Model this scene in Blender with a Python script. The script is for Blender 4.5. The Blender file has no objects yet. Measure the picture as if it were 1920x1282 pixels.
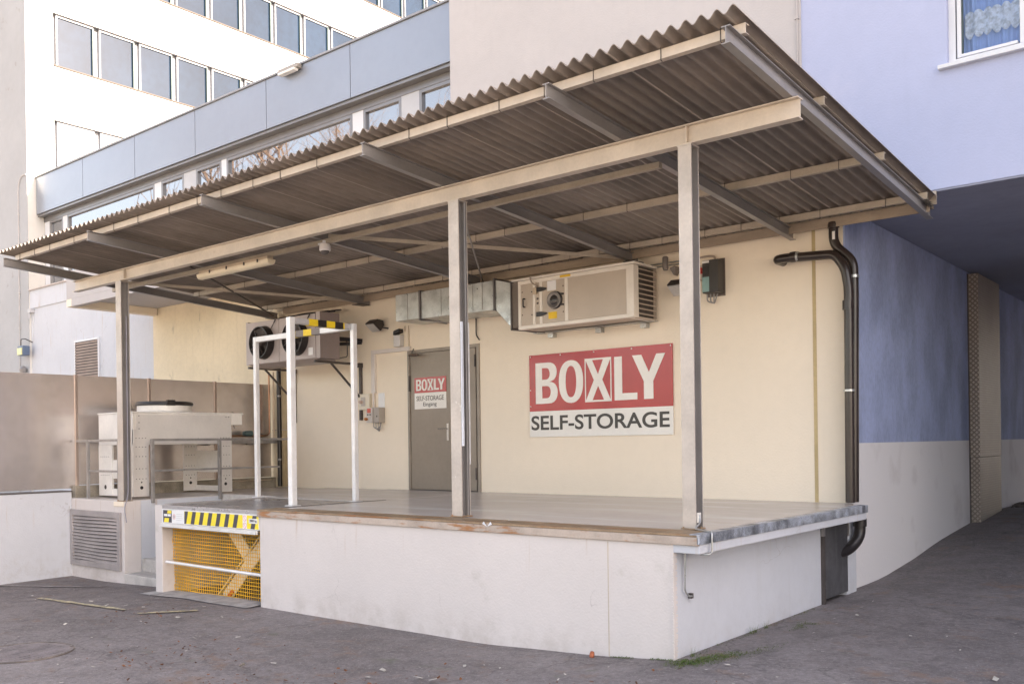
import bpy, bmesh, math, random
from mathutils import Vector, Matrix, noise
from math import sin, cos, pi, radians, sqrt
random.seed(7)
SC = bpy.context.scene
COL = SC.collection

# ------------------------------------------------------------------ camera
cam_d = bpy.data.cameras.new("camera"); cam = bpy.data.objects.new("camera", cam_d); COL.objects.link(cam)
cr = Vector((0.77316, 0.63405, -0.01348)); cf = Vector((-0.634256, 0.773123, 0.000147))
cr.normalize(); cf = (cf - cf.dot(cr) * cr).normalized(); cu = cr.cross(cf)
cam.matrix_world = Matrix(((cr.x, cu.x, -cf.x, 0), (cr.y, cu.y, -cf.y, 0), (cr.z, cu.z, -cf.z, 0), (0, 0, 0, 1)))
cam_d.sensor_width = 36.0; cam_d.lens = 1740.3 / 1920 * 36; cam_d.shift_y = 189.6 / 1920
cam_d.clip_start = 0.05; cam_d.clip_end = 600
SC.camera = cam

# ------------------------------------------------------------------ world, sun, exposure
SUN_DIR = Vector((0.895, 0.148, 0.42)).normalized()
SUN_EL = math.asin(SUN_DIR.z)
W = bpy.data.worlds.new("World"); SC.world = W; W.use_nodes = True
wn = W.node_tree.nodes; wl = W.node_tree.links
bg = wn["Background"]; bg.inputs[1].default_value = 0.15
sky = wn.new("ShaderNodeTexSky"); sky.sky_type = 'NISHITA'; sky.sun_disc = False
sky.sun_elevation = SUN_EL; sky.sun_rotation = math.atan2(SUN_DIR.x, SUN_DIR.y)
sky.air_density = 1.0; sky.dust_density = 2.0; sky.ozone_density = 1.0
hs = wn.new("ShaderNodeHueSaturation"); hs.inputs['Saturation'].default_value = 0.66
mx = wn.new("ShaderNodeMix"); mx.data_type = 'RGBA'; mx.blend_type = 'MULTIPLY'; mx.inputs[0].default_value = 1.0
mx.inputs[7].default_value = (1.09, 0.975, 0.90, 1)
wl.new(sky.outputs[0], hs.inputs['Color']); wl.new(hs.outputs[0], mx.inputs[6]); wl.new(mx.outputs[2], bg.inputs[0])
sun_d = bpy.data.lights.new("sun", 'SUN'); sun_d.energy = 5.0; sun_d.angle = radians(0.5); sun_d.color = (1.0, 0.88, 0.72)
sun = bpy.data.objects.new("sun", sun_d); COL.objects.link(sun)
sun.rotation_euler = SUN_DIR.to_track_quat('Z', 'Y').to_euler(); sun.location = (20, 5, 20)
SC.view_settings.view_transform = 'Standard'; SC.view_settings.look = 'None'
SC.view_settings.gamma = 1.0; SC.view_settings.exposure = 2.05
SC.render.engine = 'CYCLES'
SC.cycles.max_bounces = 10; SC.cycles.diffuse_bounces = 5; SC.cycles.use_denoising = True

# ------------------------------------------------------------------ materials
def M(name, col, rough=0.6, metal=0.0, var=0.06, scale=3.0, bump=0.0, bscale=60.0, rvar=0.0, col2=None,
      m2=None, streak=None, spec=None, coat=0.0, ior=None, emit=None, trans=0.0, alpha=None, stretch=None, dirt=False):
    """col/col2 mixed by large noise, m2=(colour, lo, hi, scale) patches, streak=(colour, amount) vertical streaks"""
    m = bpy.data.materials.new(name); m.use_nodes = True
    nt = m.node_tree; N = nt.nodes; L = nt.links; B = N["Principled BSDF"]
    geo = N.new("ShaderNodeNewGeometry")
    def tex(sc, det=4, stretch=None, off=0.0, rough_=0.55):
        mp = N.new("ShaderNodeMapping"); L.new(geo.outputs['Position'], mp.inputs[0])
        mp.inputs['Location'].default_value = (off, off * 1.7, off * 0.6)
        if stretch: mp.inputs['Scale'].default_value = stretch
        t = N.new("ShaderNodeTexNoise"); t.inputs['Scale'].default_value = sc; t.inputs['Detail'].default_value = det
        t.inputs['Roughness'].default_value = rough_
        L.new(mp.outputs[0], t.inputs['Vector']); return t.outputs['Fac']
    def ramp(f, lo, hi):
        r = N.new("ShaderNodeMapRange"); r.inputs[1].default_value = lo; r.inputs[2].default_value = hi
        r.interpolation_type = 'SMOOTHSTEP'; L.new(f, r.inputs[0]); return r.outputs[0]
    def mix(f, a, b):
        x = N.new("ShaderNodeMix"); x.data_type = 'RGBA'
        if isinstance(f, float): x.inputs[0].default_value = f
        else: L.new(f, x.inputs[0])
        for i, v in ((6, a), (7, b)):
            if isinstance(v, tuple): x.inputs[i].default_value = (*v, 1)
            else: L.new(v, x.inputs[i])
        return x.outputs[2]
    c2 = col2 or tuple(max(0, c * (1 - 2.2 * var)) for c in col)
    c1 = tuple(min(1, c * (1 + var)) for c in col) if not col2 else col
    cur = mix(ramp(tex(scale, 6, stretch), 0.34, 0.68), c1, c2)
    fine = mix(ramp(tex(scale * 14, 3, stretch, 3.1), 0.35, 0.7), tuple([1.0] * 3), tuple([1 - 1.2 * var] * 3))
    mm = N.new("ShaderNodeMix"); mm.data_type = 'RGBA'; mm.blend_type = 'MULTIPLY'; mm.inputs[0].default_value = 1.0
    L.new(cur, mm.inputs[6]); L.new(fine, mm.inputs[7]); cur = mm.outputs[2]
    for mk in (m2 if isinstance(m2, list) else ([m2] if m2 else [])):
        st = mk[4] if len(mk) > 4 else None
        cur = mix(ramp(tex(mk[3], 8, st, mk[5] if len(mk) > 5 else 7.7, 0.65), mk[1], mk[2]), cur, mk[0])
    if streak:
        f = ramp(tex(streak[2] if len(streak) > 2 else 2.0, 5, (6, 6, 0.35), 11.0), 0.55, 0.85)
        ml = N.new("ShaderNodeMath"); ml.operation = 'MULTIPLY'; ml.inputs[1].default_value = streak[1]; L.new(f, ml.inputs[0])
        cur = mix(ml.outputs[0], cur, streak[0])
    if dirt:
        sp = N.new("ShaderNodeSeparateXYZ"); L.new(geo.outputs['Position'], sp.inputs[0])
        def mul(a, b):
            x = N.new("ShaderNodeMath"); x.operation = 'MULTIPLY'; L.new(a, x.inputs[0])
            if isinstance(b, float): x.inputs[1].default_value = b
            else: L.new(b, x.inputs[1])
            return x.outputs[0]
        z = sp.outputs[2]
        # soil splashed up from the yard, in irregular patches
        low = ramp(z, -1.42, -1.92); cur = mix(mul(mul(low, ramp(tex(3.2, 8, None, 21.0, .7), .42, .68)), .42), cur, (.34, .29, .24))
        # rust runs below the steel edge
        hi = ramp(z, -1.25, -.82); cur = mix(mul(mul(hi, ramp(tex(3.5, 5, (4.5, 4.5, .25), 31.0), .60, .74)), .45), cur, (.46, .33, .22))
        # hairline cracks
        vo = N.new("ShaderNodeTexVoronoi"); vo.feature = 'DISTANCE_TO_EDGE'; vo.inputs['Scale'].default_value = .55
        ad = N.new("ShaderNodeVectorMath"); ad.operation = 'ADD'; tn = N.new("ShaderNodeTexNoise"); tn.inputs['Scale'].default_value = 2.2; tn.inputs['Detail'].default_value = 5
        L.new(geo.outputs['Position'], tn.inputs['Vector']); L.new(geo.outputs['Position'], ad.inputs[0]); L.new(tn.outputs['Color'], ad.inputs[1]); L.new(ad.outputs[0], vo.inputs['Vector'])
        cur = mix(mul(mul(ramp(vo.outputs['Distance'], .005, .0), ramp(tex(.9, 3, None, 41.0), .48, .60)), .45), cur, (.30, .27, .25))
    L.new(cur, B.inputs['Base Color'])
    B.inputs['Roughness'].default_value = rough; B.inputs['Metallic'].default_value = metal
    if rvar:
        r = N.new("ShaderNodeMapRange"); r.inputs[3].default_value = max(0.02, rough - rvar); r.inputs[4].default_value = min(1, rough + rvar)
        r.inputs[1].default_value = 0.3; r.inputs[2].default_value = 0.7
        L.new(tex(scale * 3, 5, stretch, 5.5), r.inputs[0]); L.new(r.outputs[0], B.inputs['Roughness'])
    if bump:
        b = N.new("ShaderNodeBump"); b.inputs['Strength'].default_value = bump; b.inputs['Distance'].default_value = 0.01
        L.new(tex(bscale, 5, stretch, 1.3), b.inputs['Height']); L.new(b.outputs[0], B.inputs['Normal'])
    if spec is not None: B.inputs['Specular IOR Level'].default_value = spec
    if ior: B.inputs['IOR'].default_value = ior
    if coat: B.inputs['Coat Weight'].default_value = coat; B.inputs['Coat Roughness'].default_value = 0.08
    if trans: B.inputs['Transmission Weight'].default_value = trans
    if emit: B.inputs['Emission Color'].default_value = (*emit, 1); B.inputs['Emission Strength'].default_value = 1
    if alpha is not None: B.inputs['Alpha'].default_value = alpha
    return m

PLW = M("plaster_white", (.67, .62, .595), .9, var=.015, scale=.7, bump=.35, bscale=45, m2=[((.53, .49, .45), .62, .80, 1.6), ((.48, .45, .42), .70, .74, 14, (.5, 1, 2.4), 2.2)], dirt=True)
PLW2 = M("plaster_white_skylit", (.585, .60, .645), .9, var=.02, scale=.8, bump=.3, bscale=45, streak=((.42, .41, .38), .18, 1.2), m2=((.50, .50, .49), .62, .8, 1.7), dirt=True)  # white plaster with bluish skylight put into the base colour
PLB = M("plaster_cream", (.87, .77, .63), .9, var=.012, scale=.6, bump=.3, bscale=45, m2=[((.80, .69, .55), .62, .85, 1.3), ((.66, .56, .44), .71, .75, 12, (.5, 1, 2.2), 3.3)], streak=((.74, .63, .49), .14))
PLBD = M("plaster_cream_stained", (.78, .68, .50), .9, var=.04, scale=.9, bump=.3, bscale=55, m2=((.45, .40, .30), .60, .74, 2.6, (1.6, 1.6, .8)), streak=((.5, .42, .30), .25, 1.4))
PLU = M("plaster_pale", (.50, .475, .475), .9, var=.02, scale=.6, bump=.35, bscale=45, streak=((.42, .40, .39), .22), m2=((.42, .40, .39), .70, .76, 9, (1, 1, .6), 1.0))
LIL = M("plaster_lilac", (.435, .475, .655), .9, var=.015, scale=.5, bump=.3, bscale=45, m2=((.47, .495, .655), .55, .75, .8), streak=((.36, .39, .54), .15, 1.5))
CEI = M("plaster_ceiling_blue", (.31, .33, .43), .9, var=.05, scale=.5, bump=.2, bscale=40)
FAS = M("fascia_panel_metal", (.295, .325, .385), .38, .35, var=.02, scale=.5, coat=.2)
COP = M("coping_metal", (.34, .33, .33), .45, .5)
WHO = M("render_office_white", (.70, .68, .64), .85, var=.03, scale=.5, bump=.12, bscale=40)
GRO = M("render_office_grey", (.43, .435, .45), .9, var=.03, scale=.4, bump=.25, bscale=30, m2=((.34, .32, .32), .64, .72, 1.6))
WFR = M("window_frame_white", (.70, .71, .74), .45, var=.02)
WFD = M("window_frame_dark", (.06, .09, .09), .4, var=.02)
ALU = M("window_frame_alu", (.25, .245, .25), .35, .6, var=.03)
SIL = M("sill_metal", (.50, .42, .38), .5, .3)
GLA = M("window_glass", (.013, .026, .050), .02, 0, var=.12, scale=.35, ior=1.55)
GLB = M("window_glass_low", (.05, .06, .08), .015, 0, var=.02, ior=3.4, bump=.02, bscale=1.1)
WFO = M("office_frame_grey", (.26, .27, .30), .5, var=.02)
PAN = M("window_panel_grey", (.50, .50, .52), .5, .1, var=.02)
BLI = M("roller_blind", (.24, .22, .20), .6, var=.03)
STL = M("steel_painted_cream", (.61, .53, .445), .48, .12, var=.05, scale=2.5, bump=.05, bscale=40, m2=((.42, .33, .24), .66, .80, 5.0), rvar=.08)
STC = M("column_paint_greybrown", (.53, .475, .425), .45, .15, var=.06, scale=3.0, bump=.06, bscale=35, m2=[((.38, .33, .29), .62, .80, 4.0, (2, 2, .5)), ((.62, .58, .55), .66, .72, 11, (1, 1, .6), 5.0)], rvar=.08)
STI = M("purlin_paint_shaded", (.47, .405, .33), .5, .12, var=.06, scale=3, m2=((.34, .27, .2), .64, .8, 6))  # cream steel darkened to carry shade under the roof on inner purlins
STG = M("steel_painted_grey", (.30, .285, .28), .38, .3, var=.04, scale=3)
STD = M("steel_dark", (.10, .085, .08), .5, .3, var=.1, scale=4)
COR = M("corrugated_sheet_brown", (.30, .255, .22), .62, .05, var=.12, scale=1.5, bump=.1, bscale=30, stretch=(1, .25, 1), m2=((.42, .36, .31), .62, .80, 3.0, (2, .3, 1)))
GAL = M("galvanised_sheet", (.56, .57, .56), .38, .75, var=.10, scale=5, rvar=.12, bump=.04, bscale=18)
AHP = M("unit_panel_beige", (.52, .44, .36), .42, .05, var=.02)
AHF = M("unit_frame_cream", (.80, .74, .66), .4, .05, var=.02)
FUN = M("fan_unit_taupe", (.44, .38, .365), .45, .1, var=.03)
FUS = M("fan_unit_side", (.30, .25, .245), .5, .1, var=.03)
BLK = M("black_plastic", (.022, .018, .018), .35, 0, var=.1)
PIP = M("pipe_black_brown", (.035, .024, .020), .28, 0, var=.12, scale=4, coat=.15)
WST = M("frame_white_paint", (.80, .80, .80), .35, .15, var=.04, scale=6, m2=((.5, .48, .46), .66, .78, 9))
YEL = M("tape_yellow", (.86, .62, .02), .5, var=.05)
YEB = M("sticker_yellow", (.90, .74, .03), .4, var=.03)
BLS = M("sticker_black", (.055, .052, .07), .45, var=.05)
WHS = M("sticker_white", (.82, .82, .82), .4, var=.02)
PNK = M("sticker_red_ring", (.78, .42, .42), .45, var=.03)
RED = M("sign_red", (.43, .022, .026), .22, var=.03, coat=.25)
SGW = M("sign_white", (.80, .78, .74), .25, var=.02, coat=.2)
SGL = M("sign_letter_white", (.84, .81, .76), .3, var=.02)
SGB = M("sign_letter_black", (.04, .035, .03), .35, var=.05)
DOO = M("door_taupe", (.30, .255, .205), .42, .1, var=.04, scale=1.2, rvar=.06)
SCR = M("screen_sheet_metal", (.70, .645, .62), .26, .80, var=.06, scale=.5, bump=.10, bscale=1.1)
WGR = M("grille_grey_brown", (.42, .385, .38), .5, .3, var=.06, scale=3)
CON = M("platform_concrete", (.53, .49, .465), .27, 0, var=.03, scale=.9, bump=.03, bscale=14, m2=[((.62, .60, .59), .48, .74, 1.3, (.4, 1.6, 1)), ((.42, .37, .335), .58, .80, 1.6, (.5, 1.6, 1), 4.2)])
CST = M("step_concrete", (.55, .52, .49), .85, var=.08, scale=4, bump=.3, bscale=30, m2=((.32, .28, .24), .56, .74, 5))
RUS = M("edge_steel_rusty", (.50, .42, .36), .55, .2, var=.08, scale=4, bump=.1, bscale=25, m2=[((.36, .17, .07), .53, .66, 4.5, (.5, 1, 2.5)), ((.17, .07, .03), .64, .74, 9, (.6, 1, 2.0), 3.0)])
RU2 = M("edge_plate_rusty", (.36, .255, .16), .55, .2, var=.12, scale=3, bump=.1, bscale=25, m2=[((.28, .13, .05), .5, .66, 4.0, (.6, 2.5, 1)), ((.5, .46, .42), .62, .74, 6, (.5, 2, 1), 9)])
ZNC = M("edge_trim_zinc", (.52, .56, .64), .40, .45, var=.30, scale=5, rvar=.12, bump=.12, bscale=14, m2=[((.15, .16, .20), .53, .66, 2.4, (1, 1.6, .4)), ((.25, .13, .07), .67, .76, 8, (1, 1, 2))])
CND = M("condenser_white", (.86, .83, .78), .45, .05, var=.04, scale=2, m2=((.55, .46, .36), .62, .8, 3))
CNS = M("condenser_side", (.72, .69, .655), .42, .15, var=.03, scale=2)
NET = M("net_yellow", (.92, .50, .012), .6, var=.08)
LFT = M("scissor_arm_beige", (.90, .80, .63), .5, .1, var=.05)
LRD = M("scissor_red", (.75, .07, .02), .5, var=.1)
PIT = M("pit_wall", (.30, .21, .14), .8, var=.2, scale=2, m2=((.06, .045, .04), .5, .7, 3))
LBR = M("rail_galvanised", (.34, .325, .315), .5, .5, var=.08, scale=8)
COPR = M("copper_pipe", (.42, .24, .15), .3, .85, var=.1)
LMP = M("lamp_diffuser", (.80, .72, .55), .35, var=.03)
BRW = M("purlin_end_wood", (.34, .25, .17), .7, var=.12, scale=6, stretch=(.4, 1, 3))
SOF = M("soffit_board", (.36, .285, .215), .7, var=.08, scale=3, stretch=(.5, 1, 2))
BARK = M("bark", (.30, .20, .13), .8, var=.2)
BRK = M("shade_block_grey", (.20, .22, .27), .85, var=.05)  # tone of the added shade block, kept dark and cool
DCK = M("base_door_grey", (.115, .115, .125), .42, .3, var=.12, scale=2, rvar=.1, streak=((.25, .25, .26), .4, 2.5))
CUR = M("curtain_sheer", (.30, .43, .78), .9, var=.05, scale=3, stretch=(5, 5, .1))
LAC = M("curtain_lace", (.62, .68, .80), .9, var=.14, scale=22)
GLC = M("window_glass_clear", (.9, .95, 1.0), .02, 0, var=.0, trans=1.0, ior=1.45)
REDB = M("switch_red", (.55, .03, .02), .4, var=.05)
TEA = M("panel_teal", (.22, .36, .35), .4, var=.05)
MOS = M("moss_green", (.07, .13, .02), .95, var=.3, scale=20, col2=(.13, .15, .04))
LIT = M("litter_pale", (.62, .58, .52), .8, var=.2, scale=8)
LEA = M("dead_leaf", (.22, .085, .03), .8, var=.3, scale=8)
YLN = M("ground_line_yellow", (.60, .52, .32), .85, var=.15, scale=9, m2=((.25, .22, .21), .48, .58, 22))
WLN = M("ground_line_pale", (.40, .37, .35), .85, var=.1, scale=9, m2=((.27, .24, .245), .45, .58, 14))
MAN = M("manhole_iron", (.27, .235, .235), .6, .2, var=.12, scale=6)

def add_banding(mat, lo, hi, z_split=None, colour=None):
    pass

def blue_wall_mat():
    m = M("passage_wall_paint", (.37, .43, .65), .85, var=.10, scale=1.2, bump=.6, bscale=26, stretch=(1.4, 1.4, .8), m2=((.38, .42, .60), .60, .78, 3, (1.6, 1.6, .7)))
    nt = m.node_tree; N = nt.nodes; L = nt.links; B = N["Principled BSDF"]
    src = B.inputs['Base Color'].links[0].from_socket
    geo = N.new("ShaderNodeNewGeometry"); sp = N.new("ShaderNodeSeparateXYZ"); L.new(geo.outputs['Position'], sp.inputs[0])
    nz = N.new("ShaderNodeTexNoise"); nz.inputs['Scale'].default_value = 1.1; nz.inputs['Detail'].default_value = 6
    L.new(geo.outputs['Position'], nz.inputs['Vector'])
    cr_ = N.new("ShaderNodeMapRange"); cr_.inputs[1].default_value = .56; cr_.inputs[2].default_value = .76; L.new(nz.outputs['Fac'], cr_.inputs[0])
    wh = N.new("ShaderNodeMix"); wh.data_type = 'RGBA'; wh.inputs[6].default_value = (.78, .755, .76, 1); wh.inputs[7].default_value = (.58, .54, .54, 1)
    L.new(cr_.outputs[0], wh.inputs[0])
    lt = N.new("ShaderNodeMath"); lt.operation = 'LESS_THAN'; lt.inputs[1].default_value = -0.05; L.new(sp.outputs[2], lt.inputs[0])
    mm = N.new("ShaderNodeMix"); mm.data_type = 'RGBA'; L.new(lt.outputs[0], mm.inputs[0]); L.new(src, mm.inputs[6]); L.new(wh.outputs[2], mm.inputs[7])
    L.new(mm.outputs[2], B.inputs['Base Color']); return m
BLU = blue_wall_mat()

def checker_mat():
    m = M("tread_plate_steel", (.46, .40, .345), .45, .35, var=.06, scale=2)
    nt = m.node_tree; N = nt.nodes; L = nt.links; B = N["Principled BSDF"]
    geo = N.new("ShaderNodeNewGeometry"); sp = N.new("ShaderNodeSeparateXYZ"); L.new(geo.outputs['Position'], sp.inputs[0])
    def op(o, a, b=None):
        x = N.new("ShaderNodeMath"); x.operation = o
        for i, v in enumerate((a, b)):
            if v is None: continue
            if isinstance(v, (int, float)): x.inputs[i].default_value = v
            else: L.new(v, x.inputs[i])
        return x.outputs[0]
    u = op('ADD', sp.outputs[0], sp.outputs[1]); v = sp.outputs[2]; k = 2 * pi / .15
    a = op('SINE', op('MULTIPLY', op('ADD', u, v), k)); b_ = op('SINE', op('MULTIPLY', op('SUBTRACT', u, v), k))
    h = op('MAXIMUM', op('POWER', op('ABSOLUTE', a), 4), op('POWER', op('ABSOLUTE', b_), 4))
    bp = N.new("ShaderNodeBump"); bp.inputs['Strength'].default_value = .8; bp.inputs['Distance'].default_value = .006
    L.new(h, bp.inputs['Height']); L.new(bp.outputs[0], B.inputs['Normal'])
    src = B.inputs['Base Color'].links[0].from_socket
    mxx = N.new("ShaderNodeMix"); mxx.data_type = 'RGBA'; mxx.inputs[7].default_value = (.19, .155, .13, 1)
    L.new(h, mxx.inputs[0]); L.new(src, mxx.inputs[6]); L.new(mxx.outputs[2], B.inputs['Base Color'])
    return m
CHK = checker_mat()

def asphalt_mat():
    m = bpy.data.materials.new("asphalt"); m.use_nodes = True
    nt = m.node_tree; N = nt.nodes; L = nt.links; B = N["Principled BSDF"]
    geo = N.new("ShaderNodeNewGeometry"); P_ = geo.outputs['Position']
    def nz(s, d=6, r=.6, off=0):
        mp = N.new("ShaderNodeMapping"); mp.inputs['Location'].default_value = (off, off, 0); L.new(P_, mp.inputs[0])
        t = N.new("ShaderNodeTexNoise"); t.inputs['Scale'].default_value = s; t.inputs['Detail'].default_value = d; t.inputs['Roughness'].default_value = r
        L.new(mp.outputs[0], t.inputs['Vector']); return t.outputs['Fac']
    def rg(f, a, b, c=0., d=1.):
        r = N.new("ShaderNodeMapRange"); r.inputs[1].default_value = a; r.inputs[2].default_value = b; r.inputs[3].default_value = c; r.inputs[4].default_value = d
        L.new(f, r.inputs[0]); return r.outputs[0]
    def mixc(f, a, b, mode='MIX'):
        x = N.new("ShaderNodeMix"); x.data_type = 'RGBA'; x.blend_type = mode
        if isinstance(f, float): x.inputs[0].default_value = f
        else: L.new(f, x.inputs[0])
        for i, v in ((6, a), (7, b)):
            if isinstance(v, tuple): x.inputs[i].default_value = (*v, 1)
            else: L.new(v, x.inputs[i])
        return x.outputs[2]
    c = mixc(rg(nz(.45, 5), .35, .65), (.285, .254, .250), (.205, .181, .178))
    c = mixc(rg(nz(3.2, 8, .72, 17), .44, .62, 0, .75), c, mixc(1.0, c, (.70, .69, .69), 'MULTIPLY'))
    c = mixc(rg(nz(17, 8, .85, 4), .42, .60), c, mixc(1.0, c, (.66, .65, .65), 'MULTIPLY'))
    c = mixc(rg(nz(38, 5, .9, 2), .56, .66), c, (.42, .385, .375))
    c = mixc(rg(nz(30, 5, .9, 9), .58, .66), c, (.085, .075, .075))
    c = mixc(rg(nz(1.9, 9, .78, 13), .56, .66, 0, .7), c, (.24, .15, .10))
    c = mixc(rg(nz(2.1, 8, .7, 23), .62, .72, 0, .6), c, (.10, .12, .06))
    # fine cracks
    vo = N.new("ShaderNodeTexVoronoi"); vo.feature = 'DISTANCE_TO_EDGE'; vo.inputs['Scale'].default_value = .42
    mp = N.new("ShaderNodeMapping"); L.new(P_, mp.inputs[0])
    ad = N.new("ShaderNodeVectorMath"); ad.operation = 'ADD'
    t = N.new("ShaderNodeTexNoise"); t.inputs['Scale'].default_value = 1.8; t.inputs['Detail'].default_value = 6; L.new(P_, t.inputs['Vector'])
    L.new(mp.outputs[0], ad.inputs[0]); L.new(t.outputs['Color'], ad.inputs[1]); L.new(ad.outputs[0], vo.inputs['Vector'])
    crk = rg(vo.outputs['Distance'], .0, .007, .45, 0.); c = mixc(crk, c, (.04, .036, .036))
    L.new(c, B.inputs['Base Color'])
    L.new(rg(nz(3, 4, .5, 31), .3, .7, .62, .86), B.inputs['Roughness'])
    b = N.new("ShaderNodeBump"); b.inputs['Strength'].default_value = .55; b.inputs['Distance'].default_value = .012
    L.new(nz(85, 4, .8), b.inputs['Height'])
    b2 = N.new("ShaderNodeBump"); b2.inputs['Strength'].default_value = .35; b2.inputs['Distance'].default_value = .05
    L.new(nz(6, 4, .6), b2.inputs['Height']); L.new(b.outputs[0], b2.inputs['Normal']); L.new(b2.outputs[0], B.inputs['Normal'])
    return m
ASP = asphalt_mat()

# ------------------------------------------------------------------ mesh builder
class MB:
    def __init__(s): s.v = []; s.f = []
    def add(s, vs, fs):
        o = len(s.v); s.v += [tuple(v) for v in vs]; s.f += [tuple(i + o for i in f) for f in fs]; return s
    def box(s, x0, x1, y0, y1, z0, z1):
        if x0 > x1: x0, x1 = x1, x0
        if y0 > y1: y0, y1 = y1, y0
        if z0 > z1: z0, z1 = z1, z0
        return s.add([(x0, y0, z0), (x1, y0, z0), (x1, y1, z0), (x0, y1, z0), (x0, y0, z1), (x1, y0, z1), (x1, y1, z1), (x0, y1, z1)],
              [(0, 3, 2, 1), (4, 5, 6, 7), (0, 1, 5, 4), (1, 2, 6, 5), (2, 3, 7, 6), (3, 0, 4, 7)])
    def prism(s, poly, axis, a, b):
        """poly of 2-D points extruded along axis from a to b"""
        n = len(poly)
        def p(q, t): return {'x': (t, q[0], q[1]), 'y': (q[0], t, q[1]), 'z': (q[0], q[1], t)}[axis]
        vs = [p(q, a) for q in poly] + [p(q, b) for q in poly]
        fs = [tuple(range(n))[::-1], tuple(range(n, 2 * n))] + [(i, (i + 1) % n, n + (i + 1) % n, n + i) for i in range(n)]
        return s.add(vs, fs)
    def sweep(s, prof, p0, p1, vertical_cut=True):
        """closed 2-D profile (side, up) swept from p0 to p1"""
        p0 = Vector(p0); p1 = Vector(p1); d = (p1 - p0).normalized()
        up = Vector((0, 0, 1)) if abs(d.z) < .9 else Vector((0, 1, 0))
        side = d.cross(up).normalized()
        if not vertical_cut or abs(d.z) >= .9: up = side.cross(d).normalized()
        n = len(prof)
        vs = [p0 + side * a + up * b for a, b in prof] + [p1 + side * a + up * b for a, b in prof]
        fs = [tuple(range(n))[::-1], tuple(range(n, 2 * n))] + [(i, (i + 1) % n, n + (i + 1) % n, n + i) for i in range(n)]
        return s.add(vs, fs)
    def bar(s, p0, p1, w, h=None):
        h = h or w; return s.sweep([(-w / 2, -h / 2), (w / 2, -h / 2), (w / 2, h / 2), (-w / 2, h / 2)], p0, p1, False)
    def tube(s, pts, r, n=10, cap=True):
        pts = [Vector(p) for p in pts]; rings = []
        prev = None
        for i, p in enumerate(pts):
            d = (pts[min(i + 1, len(pts) - 1)] - pts[max(i - 1, 0)]).normalized()
            if prev is None:
                a = Vector((0, 0, 1)) if abs(d.z) < .9 else Vector((1, 0, 0)); u = d.cross(a).normalized()
            else:
                u = (prev - d * prev.dot(d)).normalized()
            prev = u; v = d.cross(u)
            rr = r[i] if isinstance(r, (list, tuple)) else r
            rings.append([p + (u * cos(2 * pi * k / n) + v * sin(2 * pi * k / n)) * rr for k in range(n)])
        vs = [q for rg in rings for q in rg]; fs = []
        for i in range(len(pts) - 1):
            for k in range(n): fs.append((i * n + k, i * n + (k + 1) % n, (i + 1) * n + (k + 1) % n, (i + 1) * n + k))
        if cap: fs += [tuple(range(n))[::-1], tuple(range((len(pts) - 1) * n, len(pts) * n))]
        return s.add(vs, fs)
    def lathe(s, c, axis, prof, n=32):
        """prof = [(radius, offset along axis)]"""
        a = Vector(axis).normalized(); t = Vector((0, 0, 1)) if abs(a.z) < .9 else Vector((1, 0, 0))
        u = a.cross(t).normalized(); v = a.cross(u); c = Vector(c)
        vs = [c + a * h + (u * cos(2 * pi * k / n) + v * sin(2 * pi * k / n)) * r for r, h in prof for k in range(n)]
        fs = []
        for i in range(len(prof) - 1):
            for k in range(n): fs.append((i * n + k, i * n + (k + 1) % n, (i + 1) * n + (k + 1) % n, (i + 1) * n + k))
        if prof[0][0] > 1e-4: fs.append(tuple(range(n))[::-1])
        if prof[-1][0] > 1e-4: fs.append(tuple(range((len(prof) - 1) * n, len(prof) * n)))
        return s.add(vs, fs)
    def build(s, name, mat, parent=None, smooth=False, bevel=0.0, loc=None):
        me = bpy.data.meshes.new(name)
        o = bpy.data.objects.new(name, me); COL.objects.link(o)
        base = Vector((0, 0, 0))
        if parent:
            o.parent = parent; p = parent
            while p: base += Vector(p.get('_loc', (0, 0, 0))); p = p.parent
        else:
            if loc is None:
                xs = [v[0] for v in s.v]; ys = [v[1] for v in s.v]; zs = [v[2] for v in s.v]
                loc = ((min(xs) + max(xs)) / 2, (min(ys) + max(ys)) / 2, min(zs))
            o.location = loc; o['_loc'] = tuple(loc); base = Vector(loc)
        me.from_pydata([tuple(Vector(v) - base) for v in s.v], [], s.f)
        bm = bmesh.new(); bm.from_mesh(me); bmesh.ops.recalc_face_normals(bm, faces=bm.faces); bm.to_mesh(me); bm.free()
        me.materials.append(mat)
        if smooth:
            me.polygons.foreach_set('use_smooth', [True] * len(me.polygons))
            try: me.set_sharp_from_angle(angle=radians(40))
            except Exception: pass
        if bevel:
            b = o.modifiers.new("bevel", 'BEVEL'); b.width = bevel; b.segments = 2; b.limit_method = 'ANGLE'; b.angle_limit = radians(50)
            b.harden_normals = False
        return o

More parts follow.
